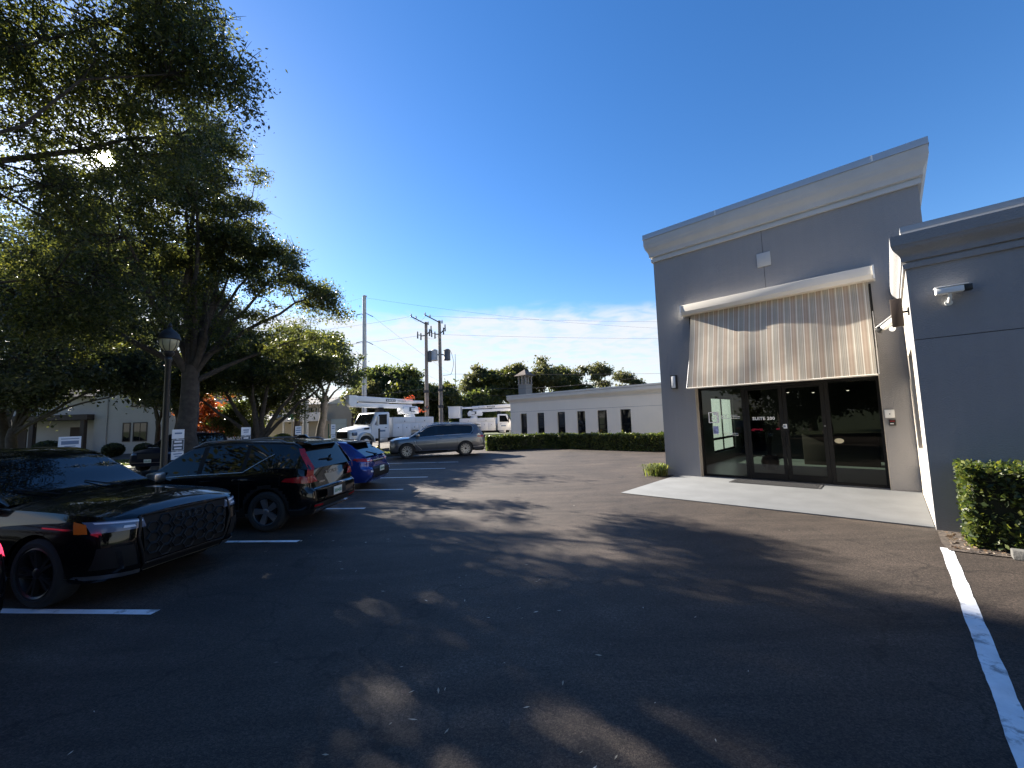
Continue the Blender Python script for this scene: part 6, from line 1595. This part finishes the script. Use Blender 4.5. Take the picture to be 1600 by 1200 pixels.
o = blades('blades', '', '', lambda rs, n: np.stack([rs.normal(size=n)*.12, rs.normal(size=n)*.12, np.zeros(n)], 1), .40, .011, 420, 'leaf_grass', 5); o.parent = T; stuff(o)
T = thing('grass_clump', 'second grass clump half hidden behind corner of grey entrance block', 'plant', AB(-5.66, 13.15))
o = blades('blades', '', '', lambda rs, n: np.stack([rs.normal(size=n)*.10, rs.normal(size=n)*.10, np.zeros(n)], 1), .34, .011, 300, 'leaf_grass', 6); o.parent = T; stuff(o)
def verge(rs, n):
    x = rs.uniform(-26, -2.2, n); y = rs.uniform(23.4, 28.1, n); k = (y > 23.7+np.clip((x+6.6)*.88, 0, 4)) & ~((x > -20.1) & (x < -13.5)) ; p = np.stack([x, y, x*0-.06], 1); p[~k] = p[k][:1]; return p
o = blades('verge_grass', '', '', verge, .14, .02, 16000, 'leaf_grass', 7); stuff(o, 'short rough grass on the verge by the bucket trucks', 'grass')
def verge2(rs, n):
    y = rs.uniform(4, 23, n); x = -9.9+.0678*(y-5)-rs.random(n)*3.9; return np.stack([x, y, x*0-.06], 1)
o = blades('verge_grass', '', '', verge2, .12, .012, 14000, 'leaf_grass', 8); stuff(o, 'short grass strip beyond the left parking kerb', 'grass')
# fallen leaves on the asphalt
rs = np.random.RandomState(4); n = 120
cx, cy = rs.uniform(-3.6, .6, 14), rs.uniform(1.4, 7.5, 14); w = rs.randint(0, 14, n)
P = np.stack([cx[w]+rs.normal(size=n)*.55, cy[w]+rs.normal(size=n)*.6, np.full(n, .010)], 1)
k = rs.random(n) < .22; P[k, 0] = rs.uniform(-4, 5, k.sum()); P[k, 1] = rs.uniform(1.2, 11, k.sum())
a = rs.normal(.6, .6, n); u = np.stack([np.cos(a), np.sin(a), rs.normal(size=n)*.15], 1); v = np.stack([-np.sin(a), np.cos(a), rs.normal(size=n)*.3], 1)
s = (.012+.020*rs.random(n)**1.6)[:, None]
V = np.stack([P-u*s, P-v*s*.26+u*s*.1, P+u*s, P+v*s*.26+u*s*.1], 1).reshape(-1, 3); V[:, 2] = np.maximum(V[:, 2], .006)
stuff(np_mesh('fallen_leaves', V, np.arange(n*4).reshape(-1, 4), 'leaf_fall'), 'small dry fallen leaves scattered on the shaded asphalt', 'leaves')

# litter on the planting bed
rs = np.random.RandomState(14); n = 1400
A_, B_ = rs.uniform(.42, 4.2, n), rs.uniform(7.97, 9.05, n)
P = np.array([list(AB(x, y, .02+.02*z)) for x, y, z in zip(A_, B_, rs.random(n))])
V, F = leaf_quads(rs, P, .045, .022, flat=.7); V[:, 2] = np.maximum(V[:, 2], .014)
stuff(np_mesh('bed_litter', V, F, 'litter'), 'dry leaf litter on the mulch strip below the right hedge', 'litter')

# ------------------------------------------------------------------ street furniture
def lamp_post():
    T = thing('street_lamp', 'black post lamp with rounded lantern in front of the big oak', 'lamp', (-9.10, 10.6, 0))
    MB().lathe([(.001, -.05), (.17, -.05), (.17, .12), (.13, .18), (.12, .55), (.09, .62), (.075, .70), (.065, 3.7), (.085, 3.74), (.085, 3.80), (.06, 3.84), (.001, 3.84)], 16).build('post', 'black_metal', T, smooth=35)
    MB().lathe([(.001, 3.84), (.07, 3.84), (.12, 3.90), (.13, 3.95), (.10, 3.99), (.001, 3.99)], 16).build('lantern_base', 'black_metal', T, smooth=35)
    MB().lathe([(.10, 3.99), (.15, 4.05), (.20, 4.16), (.215, 4.27), (.21, 4.31), (.001, 4.31)], 20).build('lantern_glass', 'lamp_glass', T, smooth=50)
    MB().lathe([(.235, 4.29), (.25, 4.31), (.24, 4.36), (.20, 4.46), (.13, 4.54), (.06, 4.59), (.045, 4.64), (.06, 4.67), (.02, 4.74), (.001, 4.78)], 20).build('lantern_hood', 'black_metal', T, smooth=40)
    for k in range(8):
        a = k*PI/4; MB().tube([((r_+.004)*math.cos(a), (r_+.004)*math.sin(a), z) for r_, z in ((.10, 3.99), (.15, 4.05), (.20, 4.16), (.215, 4.28))], .008, 5).build('lantern_rib', 'black_metal', T)
lamp_post()
def sign(label, x, y, w, panels, ztop, rot=math.radians(-8), name='parking_sign'):
    """white panels on a thin post, faces the lot (+x)"""
    T = thing(name, label, 'sign', (x, y, -.06), rot)
    tot = sum(p[0] for p in panels)+.02*(len(panels)-1)
    MB().box(-.03, -.005, -.025, .025, 0, ztop+.06).build('post', 'pole_steel', T)
    z = ztop+.06
    for h, m, rows in panels:
        P = MB().box(-.004, .008, -w/2, w/2, z-h, z).build('sign_panel', m, T)
        g = MB()
        for (f, hh, l) in rows: g.box(.0085, .0105, -w*l/2, w*l/2, z-h*f-h*hh/2, z-h*f+h*hh/2)
        if rows: g.build('sign_print', 'sign_blue' if m == 'sign_white' else 'sign_white', P, fix=False)
        if m == 'sign_dark':
            b = MB(); b.box(.0085, .0100, -w/2, -w/2+.012, z-h, z); b.box(.0085, .0100, w/2-.012, w/2, z-h, z); b.box(.0085, .0100, -w/2+.012, w/2-.012, z-.014, z); b.box(.0085, .0100, -w/2+.012, w/2-.012, z-h, z-h+.014)
            b.build('sign_border', 'sign_white', P, fix=False)
        z -= h+.02
sign('wide white sign with blue lettering above the near black SUV', -8.85, 8.1, .37, [(.24, 'sign_white', [(.18, .06, .8), (.5, .30, .78), (.80, .06, .5)])], 1.83)
sign('tall sign of stacked white and dark panels beside the lamp post', -9.5, 11.5, .36, [(.26, 'sign_white', [(.42, .16, .6)]), (.32, 'sign_dark', [(.2, .16, .6), (.5, .16, .7), (.78, .14, .6)]), (.22, 'sign_white', [(.3, .12, .7), (.6, .1, .5)])], 1.91)
sign('white sign with dark lower panel at foot of the forked oak', -9.95, 15.1, .44, [(.30, 'sign_white', [(.35, .14, .6), (.6, .12, .5)]), (.16, 'sign_dark', [(.5, .3, .5)])], 1.92)
sign('white sign over the rear roof of the black crossover', -10.65, 20.1, .46, [(.42, 'sign_white', [(.22, .12, .7), (.48, .12, .8), (.74, .12, .7)])], 1.90)
sign('white sign left of the first bucket truck bonnet', -11.1, 25.0, .46, [(.62, 'sign_white', [(.2, .08, .6), (.4, .08, .7)]), (.22, 'sign_white', [(.4, .2, .6)])], 1.95)
sign('white sign half cut off at left frame edge', -8.95, 7.15, .36, [(.09, 'sign_white', [(.5, .3, .7)])], 1.62)
T = thing('street_sign', 'green street name sign on thin post left of grey concrete post', 'sign', (-18.0, 33.0, 0), math.radians(-25))
MB().tube([(0, 0, -.1), (0, 0, 2.95)], .035, 8).build('post', 'pole_steel', T)
MB().box(-.24, .24, -.05, -.036, 2.45, 2.9).build('sign_panel', 'sign_green', T)
T = thing('concrete_post', 'thick pale grey concrete post right of the green street sign', 'post', (-15.75, 30.8, 0))
MB().tube([(0, 0, -.1), (0, 0, 3.85)], [.19, .165], 14).build('shaft', 'pole_steel', T, smooth=50)
MB().lathe([(.175, 3.8), (.185, 3.86), (.001, 3.92)], 14).build('cap', 'old_concrete', T)
M['post_green'] = mat('post_green', (.03, .10, .06), .6)
T = thing('sign_post', 'thin green post without panel left of first bucket truck', 'post', (-12.75, 28.0, 0))
MB().box(-.03, .03, -.025, .025, -.1, 2.0).build('shaft', 'post_green', T); MB().box(-.012, .012, .026, .045, -.1, 1.96).build('channel', 'post_green', T)
M['post_green'] = mat('post_green', (.03, .10, .06), .6)
T = thing('bollard', 'thin black bollard in front of the grey SUV bonnet', 'bollard', (-7.7, 23.3, 0))
MB().lathe([(.001, -.02), (.05, -.02), (.05, 1.55), (.06, 1.56), (.06, 1.60), (.03, 1.63), (.001, 1.63)], 12).build('shaft', 'black_metal', T, smooth=40)
MB().lathe([(.001, 0), (.11, 0), (.11, .03), (.05, .06), (.001, .06)], 14).build('base', 'black_metal', T, smooth=40)
T = thing('wheel_chock', 'yellow wheel chock on the verge by the bucket truck wheel', 'wheel chock', (-9.05, 27.3, -.02), .4)
MB().prism([(-.28, 0), (.30, 0), (.22, .18), (-.05, .42), (-.16, .40)], 'y', -.16, .16).build('wedge', 'yellow', T, bevel=.02)
MB().tube([(-.05, -.1, .42), (-.05, -.1, .50), (-.05, .1, .50), (-.05, .1, .42)], .015, 6).build('grip', 'dark_trim', T)
T = thing('parking_block', 'grey concrete wheel stop at foot of the right hedge', 'wheel stop', AB(1.77, 8.0), BA)
MB().prism([(-.08, 0), (.08, 0), (.055, .115), (-.055, .115)], 'x', -.83, .83).build('block', 'old_concrete', T, bevel=.012)
for s in (-.55, .55): MB().lathe([(.001, .113), (.016, .113), (.016, .122), (.001, .124)], 10, (s, 0, 0)).build('bolt', 'pole_steel', T)
